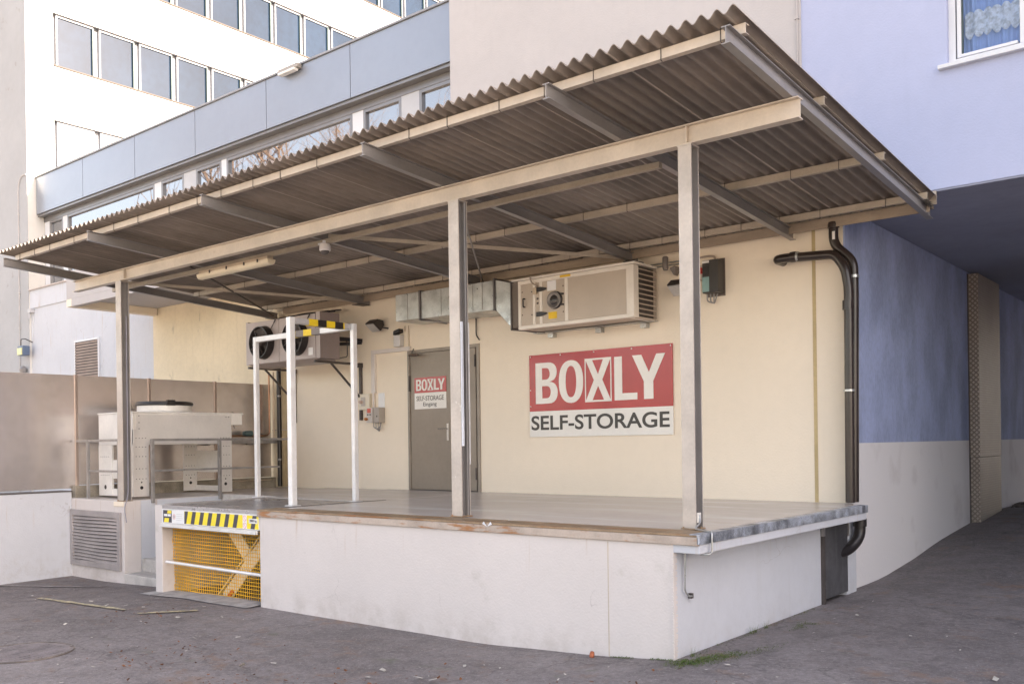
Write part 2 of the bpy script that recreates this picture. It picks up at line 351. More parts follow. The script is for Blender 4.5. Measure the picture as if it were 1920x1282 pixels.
def tag(o, label, cat, group=None, kind=None):
    if label: o['label'] = label
    if cat: o['category'] = cat
    if group: o['group'] = group
    if kind: o['kind'] = kind
    return o
def thing(name, label, cat, loc, group=None):
    o = bpy.data.objects.new(name, None); COL.objects.link(o); o.location = loc; o['_loc'] = tuple(loc)
    o.empty_display_size = .2
    return tag(o, label, cat, group)
def struct(o): o['kind'] = 'structure'; return o
def copy_tree(o, parent=None, loc=None):
    c = o.copy(); COL.objects.link(c)
    if parent: c.parent = parent
    if loc is not None: c.location = loc; c['_loc'] = tuple(loc)
    for ch in list(o.children): copy_tree(ch, c)
    return c
def clone(o, dx=0, dy=0, dz=0, parent=None):
    c = o.copy(); COL.objects.link(c); c.parent = parent or o.parent
    c.location = o.location + Vector((dx, dy, dz)); return c
def arc(c, r, a0, a1, n, plane='xz'):
    out = []
    for i in range(n + 1):
        a = radians(a0 + (a1 - a0) * i / n); p = [c[0], c[1], c[2]]
        ia = {'x': 0, 'y': 1, 'z': 2}[plane[0]]; ib = {'x': 0, 'y': 1, 'z': 2}[plane[1]]
        p[ia] += r * cos(a); p[ib] += r * sin(a); out.append(tuple(p))
    return out
def smooth_path(pts, r=.1, n=6):
    """round the corners of a polyline"""
    pts = [Vector(p) for p in pts]; out = [pts[0]]
    for i in range(1, len(pts) - 1):
        a, b, c = pts[i - 1], pts[i], pts[i + 1]
        ra = min(r, (a - b).length * .45, (c - b).length * .45)
        p, q = b + (a - b).normalized() * ra, b + (c - b).normalized() * ra
        for k in range(n + 1):
            t = k / n; out.append((1 - t) ** 2 * p + 2 * t * (1 - t) * b + t * t * q)
    out.append(pts[-1]); return out

def letters(polys, parent, name, mat, x0, z0, y, w, h, depth=.002, loc0=None):
    """polys: closed outlines in 0..1 coordinates, holes by even-odd fill; on a wall facing -Y"""
    cu_ = bpy.data.curves.new(name, 'CURVE'); cu_.dimensions = '2D'; cu_.fill_mode = 'BOTH'; cu_.extrude = depth / 2
    for pl in polys:
        sp = cu_.splines.new('POLY'); sp.points.add(len(pl) - 1)
        for i, (a, b) in enumerate(pl): sp.points[i].co = (a * w, b * h, 0, 1)
        sp.use_cyclic_u = True
    return _curve_to_part(cu_, name, mat, parent, x0, y, z0)
def text(body, parent, name, mat, x0, x1, z0, z1, y, bold=0.0, facing='-y'):
    cu_ = bpy.data.curves.new(name, 'FONT'); cu_.body = body; cu_.extrude = .001; cu_.offset = bold; cu_.size = 1.0
    o = bpy.data.objects.new(name + "_tmp", cu_); COL.objects.link(o)
    bpy.context.view_layer.update()
    me = bpy.data.meshes.new_from_object(o.evaluated_get(bpy.context.evaluated_depsgraph_get()))
    bpy.data.objects.remove(o); bpy.data.curves.remove(cu_)
    xs = [v.co.x for v in me.vertices]; ys = [v.co.y for v in me.vertices]
    sx = (x1 - x0) / (max(xs) - min(xs)); sy = (z1 - z0) / (max(ys) - min(ys))
    mx_, my_ = min(xs), min(ys)
    base = Vector((0, 0, 0)); p = parent
    while p: base += Vector(p.get('_loc', (0, 0, 0))); p = p.parent
    for v in me.vertices:
        c = v.co; v.co = Vector((x0 + (c.x - mx_) * sx, y - c.z, z0 + (c.y - my_) * sy)) - base
    me.materials.clear(); me.materials.append(mat); me.name = name
    ob = bpy.data.objects.new(name, me); COL.objects.link(ob); ob.parent = parent; return ob
def _curve_to_part(cu_, name, mat, parent, x0, y, z0):
    o = bpy.data.objects.new(name + "_tmp", cu_); COL.objects.link(o); bpy.context.view_layer.update()
    me = bpy.data.meshes.new_from_object(o.evaluated_get(bpy.context.evaluated_depsgraph_get()))
    bpy.data.objects.remove(o); bpy.data.curves.remove(cu_)
    base = Vector((0, 0, 0)); p = parent
    while p: base += Vector(p.get('_loc', (0, 0, 0))); p = p.parent
    for v in me.vertices:
        c = v.co; v.co = Vector((x0 + c.x, y - c.z, z0 + c.y)) - base
    me.materials.clear(); me.materials.append(mat); me.name = name
    ob = bpy.data.objects.new(name, me); COL.objects.link(ob); ob.parent = parent; return ob

YW = 10.45       # plane of the long wall
HF = -0.72       # platform floor

# ------------------------------------------------------------------ ground
def lerp_tab(x, tab):
    if x <= tab[0][0]: return tab[0][1]
    for (a, b), (c, d) in zip(tab, tab[1:]):
        if x <= c:
            t = (x - a) / (c - a); return b + (d - b) * t
    return tab[-1][1]
GX = [(-16, -1.96), (-14.3, -1.94), (-13.2, -1.94), (-10.2, -1.838), (-9, -1.83), (-5.6, -1.82), (-4.3, -1.76), (-3.6, -1.70), (-3.0, -1.665), (0, -1.64), (10, -1.6)]
GY = [(10.4, 0), (11.6, .01), (12.9, .11), (14.2, .25), (16, .37), (17.4, .46), (21, .43), (30, .4)]
def gz(x, y):
    z = lerp_tab(x, GX)
    if y > 10.4: z += lerp_tab(y, GY) * max(0, min(1, (x + 4.4) / .4))
    return z
def axis(a, b, fa, fb, st, big):
    out = []; t = a
    while t < b:
        out.append(t); t += st if fa <= t < fb else big
    out.append(b); return out
gx = axis(-80, 80, -16, 4, .25, 4); gy = axis(-70, 80, 1, 22, .35, 4)
g = MB(); nx, ny = len(gx), len(gy)
g.add([(x, y, gz(x, y) + .006 * noise.noise(Vector((x * 1.3, y * 1.3, 0)))) for y in gy for x in gx],
      [(j * nx + i, j * nx + i + 1, (j + 1) * nx + i + 1, (j + 1) * nx + i) for j in range(ny - 1) for i in range(nx - 1)])
struct(g.build("ground", ASP, smooth=True, loc=(0, 0, -2)))

def ground_strip(name, mat, pts, w, lift=.012, wob=.0):
    m = MB(); vs = []; n = len(pts)
    P2 = [Vector((a, b)) for a, b in pts]
    dense = []
    for a, b in zip(P2, P2[1:]):
        k = max(2, int((b - a).length / .15))
        dense += [a + (b - a) * i / k for i in range(k)]
    dense.append(P2[-1])
    for i, p in enumerate(dense):
        d = (dense[min(i + 1, len(dense) - 1)] - dense[max(i - 1, 0)]).normalized(); nn = Vector((-d.y, d.x))
        ww = w * (1 + wob * noise.noise(Vector((p.x * 3, p.y * 3, 5))))
        for sgn in (-1, 1):
            q = p + nn * ww / 2 * sgn; vs.append((q.x, q.y, gz(q.x, q.y) + lift))
    m.add(vs, [(2 * i, 2 * i + 1, 2 * i + 3, 2 * i + 2) for i in range(len(dense) - 1)])
    return m.build(name, mat)
o = ground_strip("yellow_ground_line", YLN, [(-12.25, 5.34), (-10.1, 5.34)], .075, wob=.8); tag(o, "longer faded yellow line painted on the asphalt left of the lift", "ground marking", "faded yellow lines on the asphalt"); o['kind'] = 'structure'
o = ground_strip("yellow_ground_line", YLN, [(-9.75, 5.30), (-9.35, 5.80)], .07, wob=.9); tag(o, "short broken yellow line painted on the asphalt before the lift", "ground marking", "faded yellow lines on the asphalt"); o['kind'] = 'structure'
o = ground_strip("pavement_joint", WLN, [(-14.2, 5.55), (-12.5, 6.45)], .06, wob=.7); o['kind'] = 'structure'
# concrete sill in front of the lift pit
m = MB()
xs = [-11.3 + i * .1 for i in range(24)]
for a, b in zip(xs, xs[1:]):
    w0, w1 = .17 + .01 * sin(a * 5), .17 + .01 * sin(b * 5)
    m.add([(a, 6.35 - w0, gz(a, 6) + .010), (b, 6.35 - w1, gz(b, 6) + .010), (b, 6.52, gz(b, 6) + .022), (a, 6.52, gz(a, 6) + .022)], [(0, 1, 2, 3)])
o = m.build("lift_threshold", M("threshold_concrete", (.42, .40, .39), .85, var=.12, scale=6, bump=.3, bscale=40)); o['kind'] = 'structure'

m = MB()
m.add([(x, y, gz(x, -2) + .012) for y in (-46, -1.0) for x in (-60, -14.8, -12.2, -9, -3, 10, 45)], [(i, i + 1, i + 8, i + 7) for i in range(6)])
struct(m.build("added_bounce_sheet", M("bounce_sheet_pale", (.74, .63, .50), .9, var=.08, scale=2, bump=.3, bscale=30), loc=(0, 0, -2)))  # unseen pale sheet added behind the camera to bounce warm sunlight
# manhole
mc = (-8.743, 3.647); mz = gz(*mc) + .008; R_ = .436
t = thing("manhole_cover", "round ribbed iron manhole cover set in the asphalt", "manhole cover", (mc[0], mc[1], mz - .02))
m = MB().lathe((mc[0], mc[1], mz - .02), (0, 0, 1), [(R_, 0), (R_, .022), (R_ - .03, .024), (R_ - .03, .018)], 48); m.build("ring", M("manhole_ring", (.20, .17, .15), .7, .2, var=.2, scale=6), t, True)
m = MB().lathe((mc[0], mc[1], mz - .02), (0, 0, 1), [(R_ - .035, 0), (R_ - .035, .020)], 48)
ca, sa = cos(radians(8)), sin(radians(8))
for k in range(-9, 10):
    off = k * .042; hl = sqrt(max(0, (R_ - .05) ** 2 - off ** 2))
    if hl > .05:
        p0 = (mc[0] - hl * ca - off * -sa, mc[1] - hl * sa + off * ca, mz + .002); p1 = (mc[0] + hl * ca - off * -sa, mc[1] + hl * sa + off * ca, mz + .002)
        m.bar(p0, p1, .018, .008)
m.build("lid", MAN, t)

# litter, leaves, moss
m = MB(); m2_ = MB()
def flake(mb, x, y, s, tilt=.3):
    z = gz(x, y) + .012; a = random.random() * 6.28
    u = Vector((cos(a), sin(a), random.uniform(-tilt, tilt))) * s; v = Vector((-sin(a), cos(a), random.uniform(-tilt, tilt))) * s * random.uniform(.3, .8)
    c = Vector((x, y, z + s * tilt * .8)); mb.add([c - u - v, c + u - v * .6, c + u * .8 + v, c - u * .7 + v], [(0, 1, 2, 3)])
for _ in range(520):
    x = random.uniform(-13.5, 1.5); y = random.uniform(2.6, 9.8)
    if y > 6.2 and x < -3.3: continue
    flake(m, x, y, random.choice([.008, .010, .013, .018, .026]))
for (x, y) in ((-4.9, 5.0), (-5.05, 5.0), (-4.6, 4.5), (-6.6, 4.5)): flake(m, x, y, .035, .5)
o = m.build("litter", LIT); tag(o, "small pale scraps of litter scattered over the asphalt", "litter", kind='stuff')
for _ in range(420):
    cx_, cy_ = random.choice([(-5.4, 4.3, ), (-5.0, 4.7), (-6.2, 4.1), (-9.6, 5.2), (-3.2, 5.2), (-7.6, 4.4)])
    x = random.gauss(cx_, .45); y = random.gauss(cy_, .30)
    if y > 6.25 and x < -3.5: continue
    flake(m2_, x, y, random.uniform(.006, .018), .5)
o = m2_.build("leaf_litter", LEA); tag(o, "brown crumbled dead leaves lying on the asphalt", "leaf litter", kind='stuff')
m = MB()
for _ in range(5200):
    u = random.random()
    if u < .62:
        t_ = abs(random.gauss(0, .36)); x = -3.50 + t_ * .42 + random.gauss(0, .07); y = 6.2 + t_ * 1.0 + random.gauss(0, .07)
    elif u < .75: x = random.gauss(-3.28, .05); y = random.gauss(8.15, .13)
    elif u < .90: x = random.uniform(-4.5, -3.55); y = 6.33 - abs(random.gauss(0, .018))
    else: x = -3.57 + abs(random.gauss(0, .025)); y = random.uniform(6.6, 9.2)
    if x < -3.61 and y > 6.33: continue
    if noise.noise(Vector((x * 5, y * 5, 0))) < -.12: continue
    s = random.uniform(.004, .012); z = gz(x, y) + .004 + random.random() * .008
    a = random.random() * 6.28
    m.add([(x, y, z), (x + s * cos(a), y + s * sin(a), z + s * random.uniform(.1, .9)), (x + s * cos(a + 1), y + s * sin(a + 1), z + s * .2)], [(0, 1, 2)])
for (bx, by) in ((-3.57, 7.62), (-3.57, 7.70), (-3.57, 7.92), (-3.57, 6.55)):
    for _ in range(14):
        a = random.uniform(-1.2, 1.2); h_ = random.uniform(.03, .09); x = bx + random.uniform(0, .03); y = by + random.uniform(-.03, .03); z = gz(x, y)
        m.add([(x, y - .003, z), (x, y + .003, z), (x + .02 * sin(a), y + .03 * sin(a * 2), z + h_)], [(0, 1, 2)])
o = m.build("moss", MOS); tag(o, "green moss and weeds along the foot of the dock corner", "moss", kind='stuff')
o = MB().lathe((-4.33, 6.27, gz(-4.33, 6.27)), (0, .2, 1), [(.001, 0), (.020, .004), (.022, .03), (.015, .052), (.001, .055)], 7).build("brick_fragment", M("brick_orange", (.42, .13, .06), .8, var=.3, scale=30)); tag(o, "small orange brick fragment against the foot of the dock wall", "brick")

# ------------------------------------------------------------------ storage building (cream wall, pale upper wall)
bA = thing("storage_building", "cream storage building with a pale upper wall behind the loading dock", "building", (-9, YW, -1.9))
MB().box(-18.4, -14.0, YW, YW + .4, -2.2, 2.955).build("wall", PLBD, bA)['label'] = "stained cream wall left of the dock"
m = MB().box(-14.0, -10.70, YW, YW + .4, -2.2, 2.62).box(-10.70, -9.17, YW, YW + .4, 1.5, 2.62).box(-9.17, -3.72, YW, YW + .4, -2.2, 2.62).box(-10.70, -9.17, YW, YW + .4, -2.2, -.73)
m.build("wall", PLB, bA)
MB().box(-9.68, -4.165, YW - .02, 22, 2.62, 10).build("upper_wall", PLU, bA)
MB().box(-18.3, -3.72, YW + .4, 22, -2.2, 2.6).build("core", PLB, bA)
# movement joint at the right end
MB().box(-4.075, -4.035, YW - .006, YW, HF, 2.40).build("joint_strip", M("joint_ochre", (.56, .44, .24), .8, var=.06), bA)
# corner cladding boards at the left end of the dock wall
m = MB()
for k in range(5): m.box(-13.93 + k * .045, -13.89 + k * .045, YW - .055, YW - .001, HF, 2.35)
m.build("corner_cladding", M("cladding_ochre", (.56, .43, .25), .7, var=.06, scale=3), bA)
# soffit board along the top of the wall
MB().box(-13.7, -2.75, 10.30, YW - .003, 2.415, 2.445).box(-13.7, -2.75, 10.285, 10.30, 2.36, 2.47).build("soffit_board", SOF, bA)
# conduit on the upper wall
m = MB().tube([(-4.20, YW - .035, 2.6), (-4.20, YW - .035, 9.5)], .010, 6)
for z in (3.5, 4.2, 4.86, 5.5): m.box(-4.222, -4.178, YW - .05, YW - .02, z - .012, z + .012)
tag(m.build("conduit", M("conduit_grey", (.45, .42, .41), .5), None, True), "thin vertical conduit where the pale wall meets the lilac wall", "conduit")

# door
d = thing("steel_door", "taupe steel door with a small red and white sign in the cream wall", "door", (-9.94, YW, HF))
MB().box(-10.70, -10.655, YW - .02, YW + .08, HF, 1.5).box(-9.225, -9.17, YW - .02, YW + .08, HF, 1.5).box(-10.655, -9.225, YW - .02, YW + .08, 1.45, 1.5).build("frame", M("door_frame", (.33, .285, .235), .45, .1), d, bevel=.003)
MB().box(-10.652, -9.262, YW + .0, YW + .045, HF + .012, 1.447).build("leaf", DOO, d, bevel=.004)
MB().box(-10.655, -9.225, YW - .03, YW + .08, HF - .004, HF + .009).build("threshold", STD, d)
hn = MB().box(-9.86, -9.82, YW - .012, YW, .06, .32).build("handle_plate", M("handle_steel", (.6, .58, .55), .3, .8), d)
MB().tube(smooth_path([(-9.84, YW, .24), (-9.84, YW - .06, .24), (-10.00, YW - .06, .24)], .02), .010, 8).build("handle", M("handle_steel2", (.65, .63, .6), .25, .8), hn, True)
for z in (1.25, -.45): MB().tube([(-9.244, YW - .03, z - .09), (-9.244, YW - .03, z + .09)], .013, 8).build("hinge", STD, d, True)
MB().box(-10.668, -10.648, YW - .03, YW, .85, 1.1).build("lock_strip", STD, d)

# letter outlines shared by both signs
def rrect(x0, x1, y0, y1): return [(x0, y0), (x1, y0), (x1, y1), (x0, y1)]
def ell(cx_, cy_, rx, ry, n=36, e=2.3):
    out = []
    for i in range(n):
        a = 2 * pi * i / n; c_, s_ = cos(a), sin(a)
        out.append((cx_ + rx * (abs(c_) ** (2 / e)) * (1 if c_ > 0 else -1), cy_ + ry * (abs(s_) ** (2 / e)) * (1 if s_ > 0 else -1)))
    return out
def halfbump(x0, xm, xr, y0, y1, n=12):
    cy_ = (y0 + y1) / 2; ry = (y1 - y0) / 2; rx = xr - xm
    return [(x0, y0), (xm, y0)] + [(xm + rx * sin(pi * i / n) ** .75, cy_ - ry * cos(pi * i / n)) for i in range(1, n)] + [(xm, y1), (x0, y1)]
def boxly():
    P_ = []
    # B 0.000-0.185
    n = 12
    out = [(0, 0), (.10, 0)]
    out += [(.10 + .085 * sin(pi * i / n) ** .7, .265 - .265 * cos(pi * i / n)) for i in range(1, n)]
    out += [(.118, .53)] if False else []
    out += [(.115, .525)]
    out += [(.10 + .078 * sin(pi * i / n) ** .7, .765 - .235 * cos(pi * i / n)) for i in range(2, n)]
    out += [(.10, 1), (0, 1)]
    P_.append(out)
    P_.append(halfbump(.055, .09, .127, .13, .43)); P_.append(halfbump(.055, .085, .12, .585, .87))
    # O
    P_.append(ell(.293, .5, .098, .51)); P_.append(ell(.293, .5, .043, .375))
    # X box
    x0, x1 = .405, .61; t_ = .008
    P_.append(rrect(x0, x1, -.01, 1.01)); 
    w_ = x1 - x0; cx_ = (x0 + x1) / 2
    a0, a1 = x0 + t_, x1 - t_; y0, y1 = .03, .97
    P_.append([(cx_ - .028 + 0, y1), (cx_ + .045, y1), (cx_ + .006, .66)][::1] if False else [(a0 + .050, y1), (a1 - .055, y1), (cx_ - .000, .63)])
    P_.append([(a0 + .050, y0), (a1 - .050, y0), (cx_, .36)])
    P_.append([(a0, y0), (a0, y1), (a0 + .062, .50)]); P_.append([(a1, y0), (a1, y1), (a1 - .062, .50)])
    # L
    P_.append([(.632, 0), (.80, 0), (.80, .155), (.69, .155), (.69, 1), (.632, 1)])
    # Y
    P_.append([(.848, 0), (.915, 0), (.915, .40), (1.0, 1), (.938, 1), (.885, .60), (.832, 1), (.765, 1), (.848, .40)])
    return P_

def sign(parent, x0, x1, z0, z1, y, split, lh0, lh1, lx0, lx1):
    MB().box(x0, x1, y, y + .012, split, z1).build("red_panel", RED, parent)
    MB().box(x0, x1, y, y + .012, z0, split - .0005).build("white_panel", SGW, parent)
    letters(boxly(), parent, "lettering", SGL, lx0, lh0, y - .002, lx1 - lx0, lh1 - lh0)
s1 = thing("wall_sign", "large red and white BOXLY SELF-STORAGE board on the cream wall", "sign", (-7.05, YW - .03, .08))
sign(s1, -8.215, -5.895, .085, 1.247, YW - .022, .448, .553, 1.130, -8.10, -6.0)
text("SELF-STORAGE", s1, "lettering", SGB, -8.185, -5.945, .180, .385, YW - .024, bold=.018)
for i, x in enumerate((-8.19, -7.66, -7.10, -6.50, -5.92)): MB().lathe((x, YW - .022, 1.222), (0, -1, 0), [(.010, 0), (.008, .006), (.001, .008)], 10).build("screw", SGL, s1)
for z in (.52, .75): MB().lathe((-8.195, YW - .022, z), (0, -1, 0), [(.008, 0), (.006, .005), (.001, .006)], 8).build("screw", SGL, s1)
s2 = thing("door_sign", "small red and white BOXLY SELF-STORAGE Eingang sign on the taupe door", "sign", (-10.2, YW - .004, .56))
sign(s2, -10.555, -9.865, .560, 1.058, YW - .008, .815, .850, 1.025, -10.515, -9.89)
text("SELF-STORAGE", s2, "lettering", SGB, -10.51, -9.915, .690, .765, YW - .010, bold=.0)
text("Eingang", s2, "lettering", SGB, -10.36, -10.07, .585, .665, YW - .010, bold=.0)

# ------------------------------------------------------------------ blue building with passage
bB = thing("lilac_building", "lilac apartment building bridging over the dark passage on the right", "building", (0, YW, -1.7))
MB().box(-4.165, -2.6, YW, YW + .35, 2.62, 10).box(-2.6, -1.25, YW, YW + .35, 2.62, 3.90).box(-2.6, -1.25, YW, YW + .35, 5.35, 10).box(-1.25, 12, YW, YW + .35, 2.62, 10).build("front_wall", LIL, bB)
MB().box(-4.165, 12, YW + .35, 26, 2.66, 10).build("upper_storeys", LIL, bB)
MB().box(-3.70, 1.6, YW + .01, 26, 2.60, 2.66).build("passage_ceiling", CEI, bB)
MB().box(-4.1, -3.70, YW + .012, 26, -2.2, 2.595).build("passage_wall", BLU, bB)
MB().box(1.6, 12, YW, 26, -2.2, 2.62).build("passage_wall", BLU, bB)
MB().box(-4.1, -1.3, 25.4, 25.9, -2.2, 2.59).build("passage_light_stop", BLU, bB)  # unseen wall added to keep far daylight out of the passage
# upper window with lace curtain
wn_ = MB().box(-2.6, -2.53, YW + .06, YW + .14, 3.90, 5.35).box(-1.93, -1.86, YW + .06, YW + .14, 3.96, 5.35).box(-1.32, -1.25, YW + .06, YW + .14, 3.90, 5.35).box(-2.53, -1.32, YW + .06, YW + .14, 3.90, 3.96).box(-2.53, -1.32, YW + .06, YW + .14, 5.28, 5.35).build("window", WFR, bB, bevel=.004)
MB().box(-2.68, -1.2, YW - .07, YW + .07, 3.855, 3.895).build("sill", WFR, wn_, bevel=.004)
MB().box(-2.515, -2.475, YW + .05, YW + .13, 3.963, 5.277).box(-2.475, -1.95, YW + .05, YW + .13, 3.963, 3.995).build("sash", WFR, wn_, bevel=.004)
MB().box(-2.472, -2.462, YW + .07, YW + .10, 4.0, 5.27).build("gasket", WFD, wn_)
m = MB()
nn = 90; vs = []
for i in range(nn + 1):
    x = -2.48 + i * (1.16 / nn); y = YW + .19 + .018 * sin(i * .55) + .01 * sin(i * 1.7)
    vs += [(x, y, 3.96), (x, y, 5.3)]
m.add(vs, [(2 * i, 2 * i + 2, 2 * i + 3, 2 * i + 1) for i in range(nn)]); m.build("curtain", CUR, wn_, True)
m = MB(); vs = []
for i in range(181):
    x = -2.46 + i * (1.12 / 180); k = i / 180 * 13
    f_ = abs(sin(k * pi)); y = YW + .168 + .015 * sin(i * .275)
    vs += [(x, y, 4.17 + .06 * (1 - f_ ** .6)), (x, y, 4.42 + .04 * f_ ** .6)]
m.add(vs, [(2 * i, 2 * i + 2, 2 * i + 3, 2 * i + 1) for i in range(180)]); m.build("lace_band", LAC, wn_, True)
MB().box(-2.47, -1.32, YW + .085, YW + .092, 3.99, 5.28).build("pane", GLC, wn_)
# tread-plate pier in the passage
c_ = thing("clad_pillar", "pillar clad in tread plate halfway along the blue passage", "pillar", (-3.6, 16.3, -1.3))
MB().box(-3.695, -3.555, 15.9, 17.35, -1.6, -.32).build("cladding", CHK, c_, bevel=.006)['label'] = "lower tread plate panel"
MB().box(-3.698, -3.550, 15.895, 17.355, -.315, 2.57).build("cladding", CHK, c_, bevel=.006)['label'] = "upper tread plate panel"
MB().box(-3.70, -3.69, 15.85, 15.90, -1.6, 2.57).build("edge_strip", STD, c_)
o = MB().box(-3.70, -3.67, 17.62, 17.72, 1.45, 1.62).build("vent_cover", WGR); tag(o, "small vent cover on the blue passage wall beyond the pillar", "vent")
# far end kerb rubble
m = MB()
for _ in range(60):
    x = -3.6 + abs(random.gauss(0, .12)); y = random.uniform(18.2, 22); s = random.uniform(.02, .08); z = gz(x, y)
    m.lathe((x, y, z - .01), (random.uniform(-.3, .3), 0, 1), [(s, 0), (s * .8, s * .6), (.001, s * .8)], 6)
o = m.build("rubble", M("rubble_dark", (.12, .10, .09), .9, var=.3, scale=12)); tag(o, "dark rubble heaped along the foot of the passage wall", "rubble", kind='stuff')

# ------------------------------------------------------------------ low glazed building on the left
bC = thing("glazed_building", "low white building with a pale blue metal fascia over a band of windows", "building", (-17, YW, -1.9))
MB().box(-24.2, -18.4, YW, YW + .4, -2.2, 3.55).build("wall", PLW2, bC)
MB().box(-24.2, -9.68, YW - .03, YW + .4, 3.55, 4.0).build("window_apron", PLW2, bC)
MB().box(-18.4, -9.68, YW + .001, YW + .4, 2.96, 3.55).build("wall", PLW2, bC)
MB().box(-24.2, -9.68, YW - .07, YW + .43, 4.0, 4.03).build("sill", SIL, bC)
MB().box(-24.2, -9.68, YW + 1.0, 24, 2.7, 6.85).build("core", PLW2, bC)
MB().box(-24.2, -9.68, YW + .4, 24, 2.62, 4.0).build("core", PLW2, bC)
MB().box(-24.2, -9.69, 10.62, 24, 6.84, 6.88).build("roof", COP, bC)
MB().box(-24.2, -9.69, 10.57, 10.68, 6.88, 6.915).build("coping", COP, bC)
seams = [-24.18, -21.73, -19.34, -16.95, -14.55, -12.17, -9.69]
for a, b in zip(seams, seams[1:]): MB().box(a + .008, b - .008, 10.60, 10.63, 5.955, 6.875).build("fascia_panel", FAS, bC)
MB().box(-24.18, -9.69, 10.615, 10.70, 5.96, 6.87).build("fascia_backing", STD, bC)
MB().box(-24.18, -9.69, 10.64, 10.95, 5.90, 5.954).build("fascia_soffit", ALU, bC)
# glazing band at y = 10.85
Yg = 10.85
MB().box(-24.18, -9.69, Yg - .06, Yg + .06, 5.78, 5.90).build("head_rail", ALU, bC, bevel=.003)
MB().box(-24.18, -9.69, Yg - .06, Yg + .10, 4.03, 4.12).build("bottom_rail", ALU, bC, bevel=.003)
panes = [(-23.85, -23.25), (-22.9, -18.95), (-18.55, -17.78), (-17.2, -16.4), (-16.1, -12.42), (-12.02, -11.2), (-10.66, -9.72)]
for a, b in panes:
    w_ = MB().box(a - .06, a, Yg - .05, Yg + .05, 4.12, 5.78).box(b, b + .06, Yg - .05, Yg + .05, 4.12, 5.78).box(a, b, Yg - .05, Yg + .05, 5.72, 5.78).build("window", ALU, bC, bevel=.003)
    MB().box(a, b, Yg - .005, Yg + .01, 4.12, 5.72).build("pane", GLB, w_)
for a, b in ((-24.18, -23.91), (-23.19, -22.96), (-18.89, -18.61), (-17.72, -17.26), (-16.34, -16.16), (-12.36, -12.08), (-11.14, -10.72)):
    MB().box(a, b, Yg - .045, Yg + .02, 4.12, 5.78).build("infill_panel", PAN if b - a > .3 else WFR, bC)
MB().box(-24.18, -9.69, Yg + .05, Yg + .12, 4.0, 5.95).build("backing", BLK, bC)
# concrete hood slab
h_ = thing("entrance_hood", "pale concrete hood projecting from the white wall behind the canopy", "hood", (-16, 9.5, 2.8))
MB().box(-18.4, -14.3, 8.62, YW - .01, 2.95, 3.50).build("slab", PLU, h_, bevel=.004)
MB().box(-18.4, -18.2, 8.62, YW - .01, 2.80, 2.949).build("edge_beam", PLB, h_, bevel=.004)
MB().box(-18.2, -14.3, 8.62, 8.74, 2.80, 2.949).build("edge_beam", PLU, h_, bevel=.004)
# louvre on the white wall
def louvre(name, label, x0, x1, z0, z1, y, n, fr, slat, fw=.05, depth=.05, pitch_wob=0.0, group=None):
    t_ = thing(name, label, "ventilation grille", ((x0 + x1) / 2, y, z0), group)
    MB().box(x0, x0 + fw, y - .03, y + .01, z0, z1).box(x1 - fw, x1, y - .03, y + .01, z0, z1).box(x0 + fw, x1 - fw, y - .03, y + .01, z0, z0 + fw).box(x0 + fw, x1 - fw, y - .03, y + .01, z1 - fw, z1).build("frame", fr, t_, bevel=.003)
    MB().box(x0 + fw, x1 - fw, y - .002, y + .008, z0 + fw, z1 - fw).build("backing", BLK, t_)
    hh = (z1 - z0 - 2 * fw) / n
    for i in range(n):
        zc = z0 + fw + hh * (i + .5)
        mm = MB(); K = 12; vs = []
        for k in range(K + 1):
            x = x0 + fw + (x1 - x0 - 2 * fw) * k / K; wz = pitch_wob * sin(k * .42 + i * .25 + .8) * .006
            vs += [(x, y - .026, zc - hh * .42 + wz), (x, y - .004, zc + hh * .30 + wz), (x, y - .001, zc + hh * .36 + wz), (x, y - .030, zc - hh * .36 + wz)]
        fs = []
        for k in range(K):
            for q in range(4): fs.append((4 * k + q, 4 * k + (q + 1) % 4, 4 * k + 4 + (q + 1) % 4, 4 * k + 4 + q))
        mm.add(vs, fs); mm.build("slat", slat, t_)
    return t_
louvre("louvre_vent", "white framed louvre vent in the white wall above the metal screen", -21.88, -20.70, 1.35, 2.55, YW - .01, 17, WFR, M("louvre_slat_brown", (.36, .27, .22), .6, var=.05), fw=.04)
# small things on the white wall
t = thing("floodlight", "small floodlight with a yellow face on the far white wall by the grey tower", "floodlight", (-24.15, YW - .2, 2.35))
MB().box(-24.33, -24.02, YW - .30, YW - .12, 2.36, 2.60).build("housing", M("flood_blue", (.10, .14, .22), .4), t, bevel=.02)
MB().box(-24.30, -24.05, YW - .315, YW - .30, 2.37, 2.54).build("lens", M("flood_yellow", (.70, .66, .28), .3), t)
MB().tube(smooth_path([(-24.35, YW - .2, 2.48), (-24.35, YW - .2, 2.78), (-24.12, YW - .2, 2.78), (-24.12, YW - .01, 2.70)], .05), .012, 6).build("bracket", BLK, t, True)
o = MB().tube([(-24.10, YW - .015, 2.75), (-24.05, YW - .015, 3.3), (-24.08, YW - .015, 3.5)], .006, 5).build("cable", WFR); tag(o, "thin white cable hanging down to the far floodlight", "cable")
t = thing("wall_bracket", "small metal bracket at the left end of the white wall", "bracket", (-24.1, YW - .1, 3.45))
MB().box(-24.15, -24.0, YW - .12, YW - .001, 3.44, 3.52).build("plate", PAN, t); MB().tube([(-24.08, YW - .1, 3.44), (-24.08, YW - .1, 3.28)], .02, 6).build("stub", PAN, t)
o = MB().lathe((-24.35, YW - .15, 1.95), (0, 0, 1), [(.08, 0), (.10, .08), (.05, .15), (.001, .17)], 10).build("junction_box", STG, None, True); tag(o, "small dark junction fitting low on the grey tower corner", "fitting")
